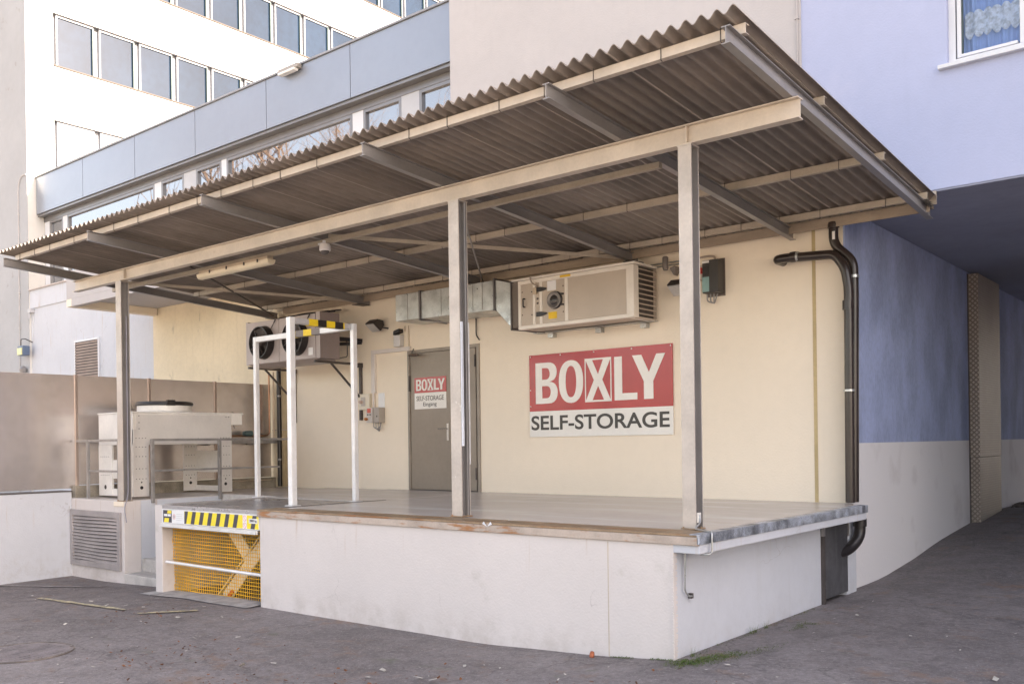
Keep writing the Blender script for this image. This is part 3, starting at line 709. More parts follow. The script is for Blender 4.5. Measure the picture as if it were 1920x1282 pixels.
# fascia lamp
t = thing("fascia_lamp", "small bulkhead lamp mounted on the blue metal fascia", "lamp", (-13.75, 10.5, 6.78))
MB().box(-14.03, -13.46, 10.47, 10.59, 6.80, 6.88).build("housing", M("lamp_housing", (.40, .36, .32), .4, .4), t, bevel=.012)
MB().box(-13.98, -13.51, 10.44, 10.55, 6.755, 6.80).build("diffuser", SGL, t, bevel=.012)

# ------------------------------------------------------------------ tall office building
bD = thing("office_building", "tall white office building with rows of blue windows at the upper left", "building", (-28, 18, -1.9))
XT = -24.2
rows = [(4.4, 5.6, False), (7.16, 8.58, True), (9.91, 11.35, False), (12.66, 14.10, False), (15.42, 16.86, False)]
zc = -2.2
Y0, Y1 = 11.08, 44.0
for i, (a, b, _) in enumerate(rows[1:]):
    MB().box(-40, XT, Y0, Y1, zc, a).build("spandrel", WHO, bD); 
    MB().box(-40, XT - .16, Y0 + .02, Y1, a, b).build("window_band_wall", WFO, bD)
    MB().box(XT - .14, XT + .035, Y0, Y1, a - .035, a).build("band_sill", M("band_sill_brown", (.05, .035, .028), .6) if i == 0 else bpy.data.materials["band_sill_brown"], bD)
    MB().box(XT - .10, XT - .001, Y0, Y1, b - .09, b - .001).build("blind_box", COP, bD)
    zc = b
MB().box(-40, XT, Y0, Y1, zc, 22).build("spandrel", WHO, bD)
MB().box(-40, XT, 10.40, Y0, -2.2, 22).build("corner_wall", WHO, bD)
MB().box(-60, XT - .001, 10.385, 10.399, -2.2, 22).box(-60, -40, 10.40, 14, -2.2, 22).build("front_wall", GRO, bD)
win0 = None
def office_window(y, a, b, blind=False):
    w_ = MB().box(XT - .14, XT - .07, y, y + .04, a, b - .09).box(XT - .14, XT - .07, y + .96, y + .99, a, b - .09).box(XT - .14, XT - .07, y + .04, y + .96, a, a + .04).box(XT - .14, XT - .07, y + .04, y + .96, b - .15, b - .09).build("window", WFO, bD)
    if blind:
        mm = MB()
        n_ = 26; hh = (b - a - .14) / n_
        for k in range(n_): mm.box(XT - .10, XT - .08 - (.006 if k % 2 else 0), y + .03, y + .97, a + .02 + k * hh, a + .02 + (k + .9) * hh)
        mm.build("blind", BLI, w_)
    else:
        MB().box(XT - .12, XT - .105, y + .04, y + .96, a + .04, b - .15).build("pane", GLA, w_)
        MB().box(XT - .135, XT - .05, y + .955, y + .992, a + .04, b - .14).build("jamb", WFD, w_)
    return w_
for a, b, bl in rows[1:]:
    w0 = None
    for k in range(16):
        y = 11.19 + k * 1.145
        if w0 is None: w0 = office_window(y, a, b, bl); w0['_loc'] = (0, 0, 0)
        else:
            c = w0.copy(); COL.objects.link(c); c.parent = bD; c.location = w0.location + Vector((0, k * 1.145, 0))
            for ch in w0.children:
                cc = ch.copy(); COL.objects.link(cc); cc.parent = c
        # white pier between two windows
m = MB().tube(smooth_path([(-24.21, 10.36, 6.93), (-24.5, 10.36, 6.93), (-24.66, 10.36, 6.7), (-24.68, 10.36, 1.5)], .2), .013, 6)
for z in (6.0, 4.9, 4.0, 3.1): m.box(-24.71, -24.65, 10.345, 10.384, z - .02, z + .02)
tag(m.build("conduit", M("conduit_office", (.50, .48, .47), .5), None, True), "vertical conduit with clips on the grey tower wall at the far left", "conduit")

# ------------------------------------------------------------------ unseen block added at the right to shade the yard, and bare trees seen in the glazing
nb = thing("yard_shade_block", "plain grey block added out of view on the right to shade the yard", "building", (17, 0, -1.7))
MB().box(20, 32, 2.5, 17, -2.2, 17.6).build("wall", BRK, nb)
def tree(x, y, h, seed, label):
    random.seed(seed)
    t_ = thing("bare_tree", label, "tree", (x, y, gz(x, y)), "bare trees reflected in the band of windows")
    tr = MB(); br = MB(); z0 = gz(x, y)
    tips = []
    def grow(p, d, L_, r, lev):
        n_ = 4; pts = [p]; rr = [r]; q = p
        for i in range(n_):
            d = (d + Vector((random.gauss(0, .10), random.gauss(0, .10), random.gauss(0, .05) + .03))).normalized()
            q = q + d * (L_ / n_); pts.append(q); rr.append(r * (1 - .55 * (i + 1) / n_))
        (tr if lev == 0 else br).tube(pts, rr, 7 if lev < 2 else 4, cap=False)
        if lev < 4:
            for k in range([8, 6, 6, 5][lev]):
                i = random.randint(1 if lev else 2, n_); a = random.random() * 6.28; sp = random.uniform(.4, .9)
                side = Vector((cos(a), sin(a), random.uniform(.1, .6))).normalized()
                grow(pts[i], (d * (1 - sp * .5) + side * sp).normalized(), L_ * random.uniform(.5, .72), rr[i] * .6, lev + 1)
    grow(Vector((x, y, z0)), Vector((0, 0, 1)), h * .42, h * .020, 0)
    tr.build("trunk", BARK, t_, True); br.build("crown", BARK, t_)
tree(-41, -8, 27, 3, "bare brown tree reflected in the long middle window pane")
tree(-31.5, -8, 27, 5, "bare brown tree reflected in the right-hand window panes")
random.seed(21)

# ------------------------------------------------------------------ metal screen and low wall on the left
XS = -14.29
s = thing("metal_screen", "tall sheet metal screen standing on the low wall left of the dock", "screen", (XS, 6, -.65))
ys = [3.0, 4.9, 6.82, 8.03, 9.26, 10.43]
for a, b in zip(ys, ys[1:]): MB().box(XS - .02, XS, a + .012, b - .012, -.60 if b < 6.9 else -.55, 1.14).build("panel", SCR, s, bevel=.003)
for y in ys[1:-1]:
    MB().box(XS - .06, XS + .018, y - .022, y + .022, -.60, 1.15).build("post", M("screen_post", (.46, .37, .32), .4, .6), s, bevel=.004)
l = thing("low_wall", "low white plastered wall carrying the left part of the metal screen", "wall", (XS, 4, -2))
MB().box(XS - .35, XS + .015, -3, 6.73, -2.3, -.65).build("wall", PLW2, l, bevel=.01)
MB().box(XS - .36, XS + .02, -3, 6.735, -.649, -.635).build("capping", STD, l)
k = MB().box(XS - .05, XS + .10, 6.75, 10.44, HF - .03, -.56).build("kerb", M("kerb_concrete_mossy", (.34, .30, .24), .85, var=.15, scale=4, bump=.2, m2=((.16, .18, .08), .55, .75, 3))); tag(k, "mossy concrete kerb at the foot of the metal screen on the dock", "kerb")

# ------------------------------------------------------------------ loading dock
D = thing("loading_dock", "long white plastered loading dock with a rusty steel edge", "loading dock", (-8, 8, -1.9))
# floor slab (with the lift and stair cut out)
m = MB()
m.box(-14.30, -12.70, 6.74, YW - .001, -.90, -.742)                       # left bay
m.box(-12.70, -11.20, 8.32, YW - .001, -.90, HF - .006).box(-11.22, -11.05, 6.50, 8.32, -.90, HF - .006)
m.box(-11.20, -9.02, 8.05, YW - .001, -.90, HF).box(-9.0, -3.40, 6.66, 10.115, -.785, HF).box(-9.0, -3.64, 10.116, YW - .001, -.90, HF)
m.build("floor", CON, D)
# front wall, right return, pillar left of the lift, grille wall
MB().box(-8.96, -3.612, 6.362, 6.40, -2.3, -.80).build("front_wall", PLW, D, bevel=.006)
m = MB(); z = -2.0
while z < -.88:
    dz_ = random.uniform(.012, .05); m.box(-3.63, -3.616 + random.uniform(0, .005), 6.3575 - random.uniform(0, .003), 6.42, z, min(z + dz_ * .8, -.875)); z += dz_ + .004
m.build("corner_plaster", PLW, D)
MB().box(-4.222, -4.214, 6.3605, 6.364, -2.0, -.812).build("wall_joint", M("joint_tan", (.56, .48, .38), .8), D)
MB().box(-3.78, -3.618, 6.402, 9.41, -2.3, -.86).box(-3.78, -3.62, 10.16, 10.46, -2.3, -.86).build("side_wall", PLW2, D, bevel=.004)
MB().box(-3.63, -3.385, 6.365, 10.12, -.865, -.79).build("overhang", PLW2, D, bevel=.006)
m = MB().box(-11.22, -11.05, 6.36, 8.32, -2.3, -.735); m.build("pillar_wall", PLW, D, bevel=.008)
MB().box(-14.30, -12.69, 6.72, 6.98, -2.3, -.755).build("grille_wall", PLW, D, bevel=.008)
MB().box(-12.95, -12.69, 6.98, 10.3, -2.3, -.755).build("stair_side_wall", PLW2, D)
MB().box(-12.69, -12.55, 6.73, 8.3, -.80, -.752) if False else None
# rusty edge: top plate and front angle
segs = [(-8.985, -5.52), (-5.46, -3.385)]
for a, b in segs:
    MB().box(a, b, 6.345, 6.66, HF - .012, HF + .006).build("edge_plate", RU2, D, bevel=.002)
    MB().box(a, b, 6.340, 6.362, -.80, HF - .014).build("edge_angle", RUS, D, bevel=.004)
MB().box(-5.519, -5.461, 6.343, 6.66, -.80, HF + .001).build("edge_joint", RUS, D)
m = MB().add([(-5.56, 6.335, HF - .005), (-5.44, 6.335, HF - .005), (-5.46, 6.336, HF + .02), (-5.50, 6.337, HF - .03), (-5.54, 6.336, HF + .018)], [(0, 3, 4), (3, 1, 2)]); m.build("edge_joint_seal", WFR, D)
# zinc trim along the right side
for a, b in ((6.34, 7.3), (7.305, 8.3), (8.305, 9.2), (9.205, 10.13)):
    MB().box(-3.398, -3.372, a, b, -.79, HF + .008).box(-3.46, -3.398, a, b, HF + .001, HF + .008).build("edge_trim", ZNC, D, bevel=.003)
# door under the dock
bd = MB().box(-3.66, -3.60, 9.43, 10.14, -1.66, -.88).build("base_door", DCK, D, bevel=.005)
MB().box(-3.66, -3.585, 9.41, 9.45, -1.72, -.87).build("frame", STD, bd)
MB().box(-3.61, -3.58, 9.40, 9.44, -1.0, -.9).build("hinge", STG, bd); MB().box(-3.61, -3.592, 9.455, 9.47, -1.55, -1.47).build("hinge", WST, bd)
# steps
st = thing("steps", "worn concrete steps rising between the grille wall and the lift pit", "steps", (-12, 7.3, -1.95))
for i in range(6):
    MB().box(-12.685, -11.225, 6.71 + i * .27, 8.315, -2.2 if i == 0 else -1.78 + (i - 1) * .185, -1.78 + i * .185).build("step", CST, st, bevel=.012)
MB().box(-12.69, -11.22, 8.316, 8.4, -2.2, -.74).build("riser_wall", CST, st)
# pit walls
pt = thing("lift_pit", "brown walled pit behind the yellow net under the lift table", "pit", (-10, 7.3, -2.2))
MB().box(-11.048, -9.0, 8.06, 8.2, -2.4, -.91).build("back_wall", PIT, pt)
MB().box(-8.96, -8.90, 6.63, 8.06, -2.4, -.91).box(-11.048, -9.0, 6.55, 8.05, -2.4, -1.95).build("side_wall", PIT, pt)
# scissor lift
lf = thing("scissor_lift", "scissor lift table with yellow and black hazard band and yellow safety net", "lift", (-10, 7.2, -1.9))
MB().box(-11.04, -9.0, 6.36, 8.04, -.775, -.728).build("table_top", M("lift_plate", (.40, .39, .40), .32, .45, var=.08, scale=2, rvar=.1, stretch=(.5, 1.5, 1), bump=.04), lf, bevel=.003)
MB().box(-11.04, -8.965, 6.352, 6.39, -.955, -.775).build("apron", M("lift_apron", (.76, .76, .77), .35, .15), lf, bevel=.003)
MB().box(-11.03, -8.985, 6.325, 6.36, -1.005, -.957).box(-11.03, -8.985, 6.310, 6.325, -1.005, -.985).build("bumper_rail", M("rail_alu", (.72, .72, .71), .4, .4), lf, bevel=.006)
yS = 6.3505
def quad(mb, pts, y=yS): mb.add([(a, y, b) for a, b in pts] + [(a, y + .0012, b) for a, b in pts], [tuple(range(len(pts))), tuple(range(len(pts), 2 * len(pts)))[::-1]] + [(i, (i + 1) % len(pts), len(pts) + (i + 1) % len(pts), len(pts) + i) for i in range(len(pts))])
z0_, z1_ = -.945, -.790
mb = MB(); quad(mb, [(-10.51, z0_), (-8.967, z0_), (-8.967, z1_), (-10.51, z1_)]); ap = mb.build("hazard_band", YEB, lf)
mb = MB(); pitch = .178; sl = .045
x = -10.545
k = 0
while x < -9.0:
    a, b = x, x + .078
    def cl(v): return max(-10.51, min(-8.968, v))
    if b > -10.51 + .0 and not (-9.30 < a < -9.2):
        mb = MB(); quad(mb, [(cl(a), z0_), (cl(b), z0_), (cl(b + sl), z1_), (cl(a + sl), z1_)], yS - .001); mb.build("stripe", BLS, ap)
    x += pitch
mb = MB(); quad(mb, [(-11.0, z0_), (-10.80, z0_), (-10.80, z1_), (-11.0, z1_)]); b_ = mb.build("maker_label", BLS, lf)
mb = MB(); quad(mb, [(-10.98, z0_ + .002), (-10.875, z0_ + .002), (-10.86, z0_ + .055), (-10.965, z0_ + .055)], yS - .001); mb.build("stripe", YEB, b_); mb = MB(); quad(mb, [(-10.905, z1_ - .04), (-10.81, z1_ - .04), (-10.805, z1_ - .002), (-10.89, z1_ - .002)], yS - .001); mb.build("stripe", YEB, b_)
mb = MB(); quad(mb, [(-10.98, -.868), (-10.90, -.868), (-10.90, -.838), (-10.98, -.838)], yS - .001); quad(mb, [(-10.89, -.868), (-10.82, -.868), (-10.82, -.838), (-10.89, -.838)], yS - .001); mb.build("label_blocks", WHS, b_)
mb = MB(); quad(mb, [(-10.795, z0_), (-10.515, z0_), (-10.515, z1_), (-10.795, z1_)]); w_ = mb.build("warning_label", WHS, lf)
def ring(mb, cx_, cz_, r0, r1, y, n=20):
    for i in range(n):
        a, b = 2 * pi * i / n, 2 * pi * (i + 1) / n
        quad(mb, [(cx_ + r0 * cos(a), cz_ + r0 * sin(a)), (cx_ + r1 * cos(a), cz_ + r1 * sin(a)), (cx_ + r1 * cos(b), cz_ + r1 * sin(b)), (cx_ + r0 * cos(b), cz_ + r0 * sin(b))], y)
mb = MB(); ring(mb, -10.745, -.868, .024, .033, yS - .001); mb.build("prohibition_ring", PNK, w_)
mb = MB(); quad(mb, [(-10.752, -.885), (-10.738, -.885), (-10.738, -.852), (-10.752, -.852)], yS - .001); mb.build("pictogram", BLS, w_)
mb = MB()
for i in range(4): quad(mb, [(-10.69, -.835 - i * .025), (-10.545 - .02 * (i % 2), -.835 - i * .025), (-10.545 - .02 * (i % 2), -.831 - i * .025), (-10.69, -.831 - i * .025)], yS - .001)
mb.build("small_print", M("small_print", (.6, .62, .6), .6), w_)
mb = MB(); quad(mb, [(-9.27, z0_), (-9.19, z0_), (-9.19, z1_), (-9.27, z1_)], yS - .002); w2 = mb.build("warning_label", WHS, lf)
for zc_ in (-.827, -.908):
    mb = MB(); ring(mb, -9.23, zc_, .027, .036, yS - .003); quad(mb, [(-9.247, zc_ + .018), (-9.24, zc_ + .024), (-9.213, zc_ - .018), (-9.22, zc_ - .024)], yS - .003); mb.build("prohibition_ring", PNK, w2)
mb = MB(); quad(mb, [(-9.15, -.880), (-8.985, -.880), (-8.985, -.825), (-9.15, -.825)], yS - .002); w3 = mb.build("load_label", WHS, lf)
text("2000 kg", w3, "lettering", SGB, -9.135, -8.998, -.872, -.835, yS - .0035, bold=.01)
# scissor arms
MB().bar((-10.02, 6.64, -.91), (-9.46, 6.64, -1.43), .03, .19).build("scissor_arm", LFT, lf, bevel=.01)
MB().bar((-9.00, 6.605, -.945), (-10.02, 6.605, -1.87), .03, .17).build("scissor_arm", LFT, lf, bevel=.01)
MB().bar((-9.40, 7.75, -1.28), (-8.95, 7.75, -1.75), .03, .15).build("scissor_arm", LFT, lf, bevel=.01)
MB().tube([(-9.22, 6.575, -1.02), (-10.2, 6.575, -1.88)], .008, 6).build("hose", LFT, lf)
MB().bar((-9.83, 6.58, -1.75), (-9.985, 6.58, -1.885), .012, .05).build("red_strip", LRD, lf)
MB().lathe((-10.1, 7.0, -1.55), (0, -1, 0), [(.05, 0), (.05, .06)], 12).build("roller", STD, lf, True)
MB().tube([(-11.02, 6.40, -1.46), (-8.965, 6.40, -1.475)], .020, 8).build("net_bar", WST, lf, True)
# net: strands as thin square tubes with a soft sag
def npos(u, v):
    x = -11.03 + (11.03 - 8.975) * u; z = -1.0 - .86 * v
    x += (1 - u) ** 5 * .05 * sin(v * pi * 1.15 + 2.6); y = 6.52 + .010 * sin(u * 9 + v * 2.0) - .02 * (1 - u) ** 2
    if v > .5: y += .015
    z += .004 * sin(u * 13 + 1) * v
    return (x, y, z)
NU, NV = 47, 20
mb = MB()
for i in range(NU + 1):
    u = (i / NU) ** 1.04
    mb.tube([npos(u, j / 20) for j in range(21)], .0042, 4, cap=False)
for j in range(NV + 1): mb.tube([npos((i / 44) ** 1.04, j / NV) for i in range(45)], .0040 if j % 5 else .0050, 4, cap=False)
mb.build("safety_net", NET, lf)
mb = MB()
for i in range(7): mb.tube([npos(i / 44 * .9 + .004, j / 20) for j in range(21)], .0026, 4, cap=False)
o = mb.build("net_fold", NET, lf); o.location = (.012, .05, 0)

# big grille in the left dock wall
louvre("dock_grille", "large dusty louvre grille low in the white wall left of the steps", -14.26, -12.755, -1.75, -.915, 6.715, 13, WGR, WGR, fw=.085, pitch_wob=1.0)
MB().box(-12.96, -12.695, 6.705, 6.75, -.83, -.758).build("pad", PLB, D, bevel=.01)

# ------------------------------------------------------------------ canopy
C = thing("steel_canopy", "steel canopy with a corrugated roof over the loading dock", "canopy", (-8.5, 8, HF))
SL = .069
def zb(y): return 2.56 - SL * (y - 6.78)
def hprof(w, h, tf, tw):
    return [(-w / 2, 0), (w / 2, 0), (w / 2, tf), (tw / 2, tf), (tw / 2, h - tf), (w / 2, h - tf), (w / 2, h), (-w / 2, h), (-w / 2, h - tf), (-tw / 2, h - tf), (-tw / 2, tf), (-w / 2, tf)]
XR = [-2.785, -4.285, -6.385, -9.0, -11.56, -14.05]
for i, x in enumerate(XR):
    MB().sweep(hprof(.066, .12, .008, .007), (x, 5.69, zb(5.69)), (x, 10.42, zb(10.42))).build("rafter", STG, C, bevel=.002)
# main beam
MB().sweep(hprof(.095, .16, .011, .008), (-14.14, 6.765, 2.40), (-2.71, 6.765, 2.40)).build("main_beam", STL, C, bevel=.002)
for x in (-12.62, -3.65): MB().box(x - .006, x + .006, 6.722, 6.76, 2.412, 2.549).build("stiffener", STL, C)
# secondary beam below the rafters
MB().sweep([(-.03, 0), (.03, 0), (.03, .055), (-.03, .055)], (-14.1, 7.35, zb(7.35) - .057), (-4.25, 7.35, zb(7.35) - .057)).build("service_beam", M("service_beam_paint", (.42, .36, .285), .5, .2, var=.06), C, bevel=.003)
# columns
for x0, x1 in ((-12.845, -12.70), (-6.29, -6.155), (-3.725, -3.605)):
    cx_ = (x0 + x1) / 2; w_ = x1 - x0
    zf = -.752 if x0 < -12 else HF + .006
    c = MB().box(x0, x1, 6.72, 6.731, zf, 2.399).box(x0, x1, 6.839, 6.85, zf, 2.399).build("column", STC, C, bevel=.002)
    MB().box(cx_ - .006, cx_ + .006, 6.7315, 6.8385, zf, 2.399).build("web", STG, c)  # darker than the flanges: shade of the column side put into the colour
    for ya in (6.7315, 6.8335): MB().box(cx_ + .007, x1 - .001, ya, ya + .005, zf, 2.399).build("inner_face_shade", STG, c)  # thin plates added to carry the recess shade on the flange backs
    MB().box(x0 - .012, x1 + .012, 6.708, 6.862, zf - .002, zf + .008).lathe((x0 + .01, 6.712, zf + .008), (0, 0, 1), [(.008, 0), (.007, .012), (.001, .013)], 8).lathe((x1 + .004, 6.80, zf + .008), (0, 0, 1), [(.008, 0), (.007, .012), (.001, .013)], 8).build("base_plate", RU2, c)
    MB().box(x0 - .005, x1 + .005, 6.715, 6.855, 2.388, 2.3995).build("cap_plate", STC, c)
    if x0 < -12:
        MB().tube(smooth_path([(-12.70, 6.80, 1.9), (-12.705, 6.80, -.4), (-12.69, 6.79, -.62), (-12.66, 6.76, -.7), (-12.655, 6.71, -.85), (-12.60, 6.71, -1.05)], .05), .007, 6).build("cable", M("cable_lilac", (.35, .34, .40), .5), c, True)
    elif x0 < -6:
        MB().box(-6.153, -6.140, 6.725, 6.755, -.02, 1.20).build("cable_cover", M("cover_white", (.72, .76, .84), .3), c, bevel=.003)
        MB().tube([(-6.145, 6.80, 2.38), (-6.145, 6.80, -.70)], .006, 6).build("conduit", STG, c, True)
        MB().box(-6.157, -6.150, 6.84, 6.853, -.2, 1.2).build("paint_scuff", WST, c)
    else:
        MB().box(-3.607, -3.59, 6.74, 6.78, -.66, -.58).build("earth_clamp", SGL, c)
# purlins
HK = None
for y in (5.885, 7.30, 8.76, 10.12):
    z = zb(y) + .122
    x0 = -14.06
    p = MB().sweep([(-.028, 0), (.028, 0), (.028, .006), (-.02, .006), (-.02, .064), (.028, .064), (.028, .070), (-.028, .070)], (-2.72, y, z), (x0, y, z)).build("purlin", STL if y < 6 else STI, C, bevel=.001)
    # facing side towards the yard is the flat web
    hm = MB().tube([(-13.9, y - .031, z + .085), (-13.9, y - .032, z + .0), (-13.9, y - .030, z - .012), (-13.9, y - .012, z - .014)], .0035, 5).build("hook_bolt", STD, p, True)
    x = -13.9
    while x < -3.3:
        x += random.choice([.468, .585, .702]); 
        c = hm.copy(); COL.objects.link(c); c.parent = p; c.location = (x + 13.9, 0, 0)
# corrugated roof
mb = MB(); pitch = .1175; amp = .024; XL, XRR = -14.24, -2.70
n_ = int((XRR - XL) / pitch * 12); ysr = [5.70, 5.9, 6.6, 7.3, 8.0, 8.76, 9.4, 10.12, 10.42]
def zr(x, y, i): 
    wob = .002 * noise.noise(Vector((x * .7, y * .9, 2)))
    return zb(y) + .197 + amp + amp * cos(2 * pi * (x + 2.735) / pitch) + wob + (.012 * noise.noise(Vector((x * 2.2, 0, 7))) if i == 0 else 0)
vs = []; fs = []
for j, y in enumerate(ysr):
    for i in range(n_ + 1):
        x = XL + (XRR - XL) * i / n_; vs.append((x, y + (.008 * noise.noise(Vector((x * 1.3, 3, 3))) if j == 0 else 0), zr(x, y, 1)))
off = len(vs); vs += [(a, b, c + .006) for a, b, c in vs]
W_ = n_ + 1
for j in range(len(ysr) - 1):
    for i in range(n_):
        a = j * W_ + i; fs += [(a, a + 1, a + 1 + W_, a + W_), (a + off, a + W_ + off, a + 1 + W_ + off, a + 1 + off)]
for i in range(n_): fs += [(i, i + off, i + 1 + off, i + 1)]; a = (len(ysr) - 1) * W_ + i; fs += [(a, a + 1, a + 1 + off, a + off)]
for j in range(len(ysr) - 1): a = j * W_; fs += [(a, a + W_, a + W_ + off, a + off)]; a = j * W_ + n_; fs += [(a, a + off, a + W_ + off, a + W_)]
mb.add(vs, fs); mb.build("roof_sheet", COR, C, True)
MB().box(-14.06, -2.72, 10.425, 10.446, 2.46, 2.60).build("roof_light_stop", STI, C)  # strip added to stop sky light leaking in behind the sheet
for k in range(12):
    xx = -2.735 - .055 - k * .94
    MB().bar((xx, 5.70, zb(5.7) + .2), (xx, 10.40, zb(10.4) + .2), .012, .006).build("sheet_lap", M("sheet_lap_edge", (.44, .38, .33), .6) if k == 0 else bpy.data.materials["sheet_lap_edge"], C)
# bracing
MB().tube([(-13.98, 10.28, zb(10.28) + .05), (-11.62, 7.02, zb(7.02) + .03)], .014, 6).build("brace_rod", STD, C, True)
MB().bar((-13.98, 7.05, zb(7.05) + .06), (-11.62, 10.22, zb(10.22) + .05), .008, .045).build("brace_bar", STI, C)
MB().tube([(-8.94, 10.28, zb(10.28) + .05), (-6.45, 7.02, zb(7.02) + .03)], .012, 6).build("brace_rod", STG, C, True)
MB().bar((-8.94, 7.4, zb(7.4) + .06), (-6.45, 10.15, zb(10.15) + .04), .008, .045).build("brace_bar", STI, C)
for x in (-13.95, -11.6, -8.95, -6.35): MB().box(x - .08, x + .08, 10.14, 10.38, zb(10.3) - .012, zb(10.3) - .002).build("gusset", STD, C)
# bird nest like clump at the right rear rafter end
mb = MB()
for _ in range(160):
    c_v = Vector((-2.74 + random.gauss(0, .012), 10.2 + random.gauss(0, .07), zb(10.2) + .10 + random.gauss(0, .014))); dv = Vector((random.gauss(0, 1), random.gauss(0, 1), random.gauss(0, 1))).normalized() * .03
    mb.add([c_v - dv, c_v + dv, c_v + Vector((.003, .003, .004))], [(0, 1, 2)])
o = mb.build("debris_clump", M("nest_brown", (.06, .05, .04), .9, var=.3)); tag(o, "small dark clump of twigs on the rear end of the rightmost rafter", "nest")

# lamp and camera under the canopy
t = thing("strip_light", "long fluorescent strip light under the canopy beam", "lamp", (-10.82, 7.33, 2.38))
MB().box(-11.60, -10.02, 7.28, 7.38, 2.425, 2.465).build("housing", M("strip_housing", (.62, .52, .40), .5, var=.04), t, bevel=.008)
MB().prism([(7.262, 2.425), (7.398, 2.425), (7.385, 2.375), (7.36, 2.355), (7.30, 2.355), (7.275, 2.375)], 'x', -11.64, -9.99).build("diffuser", LMP, t, bevel=.01)
for x in (-11.3, -10.9, -10.5, -10.2): MB().box(x - .012, x + .012, 7.255, 7.264, 2.40, 2.44).build("clip", STD, t)
t = thing("dome_camera", "white dome security camera hanging under the canopy", "security camera", (-8.92, 7.33, 2.34))
MB().lathe((-8.92, 7.33, 2.46), (0, 0, -1), [(.055, 0), (.068, .02), (.070, .075), (.062, .085)], 24).build("housing", M("camera_white", (.92, .90, .90), .35), t, True)
MB().lathe((-8.92, 7.33, 2.376), (0, 0, -1), [(.052, 0), (.048, .02), (.03, .04), (.001, .048)], 24).build("dome", M("camera_dome", (.10, .09, .09), .08), t, True)
MB().tube([(-8.92, 7.33, 2.455), (-8.92, 7.33, 2.50)], .03, 10).box(-9.03, -8.95, 7.31, 7.35, 2.46, 2.48).build("mount", WFR, t)

# ------------------------------------------------------------------ white height-limit frame round the lift
t = thing("white_frame", "white square-tube portal frame round the lift with yellow and black tape", "frame", (-10, 7.5, HF))
P1, P2, P3 = (-9.17, 6.99), (-9.12, 7.94), (-11.20, 7.93)
for (x, y), nm, sz in ((P1, "post", .078), (P2, "post", .064), (P3, "post", .062)):
    h1 = sz / 2; lx = 0
    MB().box(x - h1, x + h1, y - h1, y + h1, HF + .012, 1.56).build("post", WST, t, bevel=.006)
    MB().box(x - h1 - .03, x + h1 + .03, y - h1 - .03, y + h1 + .03, HF + .001, HF + .010).build("foot_plate", WST, t)
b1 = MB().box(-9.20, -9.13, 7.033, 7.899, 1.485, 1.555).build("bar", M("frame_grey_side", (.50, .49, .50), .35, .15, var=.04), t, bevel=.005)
b2 = MB().box(-11.159, -9.161, 7.895, 7.965, 1.485, 1.558).build("bar", WST, t, bevel=.005)
for k in range(4): MB().box(-9.205, -9.125, 7.24 + k * .135, 7.24 + (k + 1) * .135 - .001, 1.48, 1.56).build("tape_band", YEL if k % 2 == 0 else BLK, b1)
MB().box(-9.205, -9.125, 7.78, 7.80, 1.48, 1.56).build("tape_band", YEL, b1)
for k in range(4): MB().box(-10.42 + k * .17, -10.42 + (k + 1) * .17 - .001, 7.89, 7.97, 1.48, 1.563).build("tape_band", YEL if k % 2 == 0 else M("tape_dark", (.2, .17, .16), .5), b2)
o = MB().box(-9.02, -8.995, 6.70, 8.35, HF + .0005, HF + .004).build("floor_gap", STD); o.parent = None; tag(o, "dark strip laid in for the gap in the dock floor beside the lift", "floor strip")  # dark colour stands for the open gap along the lift

# ------------------------------------------------------------------ stair railing (left bay)
t = thing("stair_railing", "grey steel railing beside the steps in front of the cooling unit", "railing", (-12.7, 7.6, -.8))
for y in (7.16, 8.28): MB().box(-12.70, -12.655, y - .0225, y + .0225, -.80, .135).build("post", LBR, t, bevel=.003)
MB().box(-12.70, -12.655, 7.183, 8.257, .105, .14).build("top_rail", LBR, t, bevel=.003); MB().box(-12.695, -12.66, 8.303, 9.7, .105, .14).build("top_rail", LBR, t, bevel=.003)
MB().box(-12.69, -12.665, 7.183, 8.257, -.345, -.315).build("mid_rail", LBR, t, bevel=.003); MB().box(-12.69, -12.665, 8.303, 9.4, -.345, -.315).build("mid_rail", LBR, t, bevel=.003)
t = thing("wall_railing", "grey steel railing on top of the grille wall left of the first column", "railing", (-13.4, 6.78, -.755))
for x in (-13.85, -12.92): MB().box(x - .022, x + .022, 6.76, 6.80, -.753, .135).build("post", LBR, t, bevel=.003)
MB().box(-14.20, -13.875, 6.765, 6.795, .105, .14).box(-13.825, -12.945, 6.765, 6.795, .105, .14).build("top_rail", LBR, t, bevel=.003)
MB().box(-13.825, -12.945, 6.77, 6.79, -.345, -.315).build("mid_rail", LBR, t, bevel=.003)

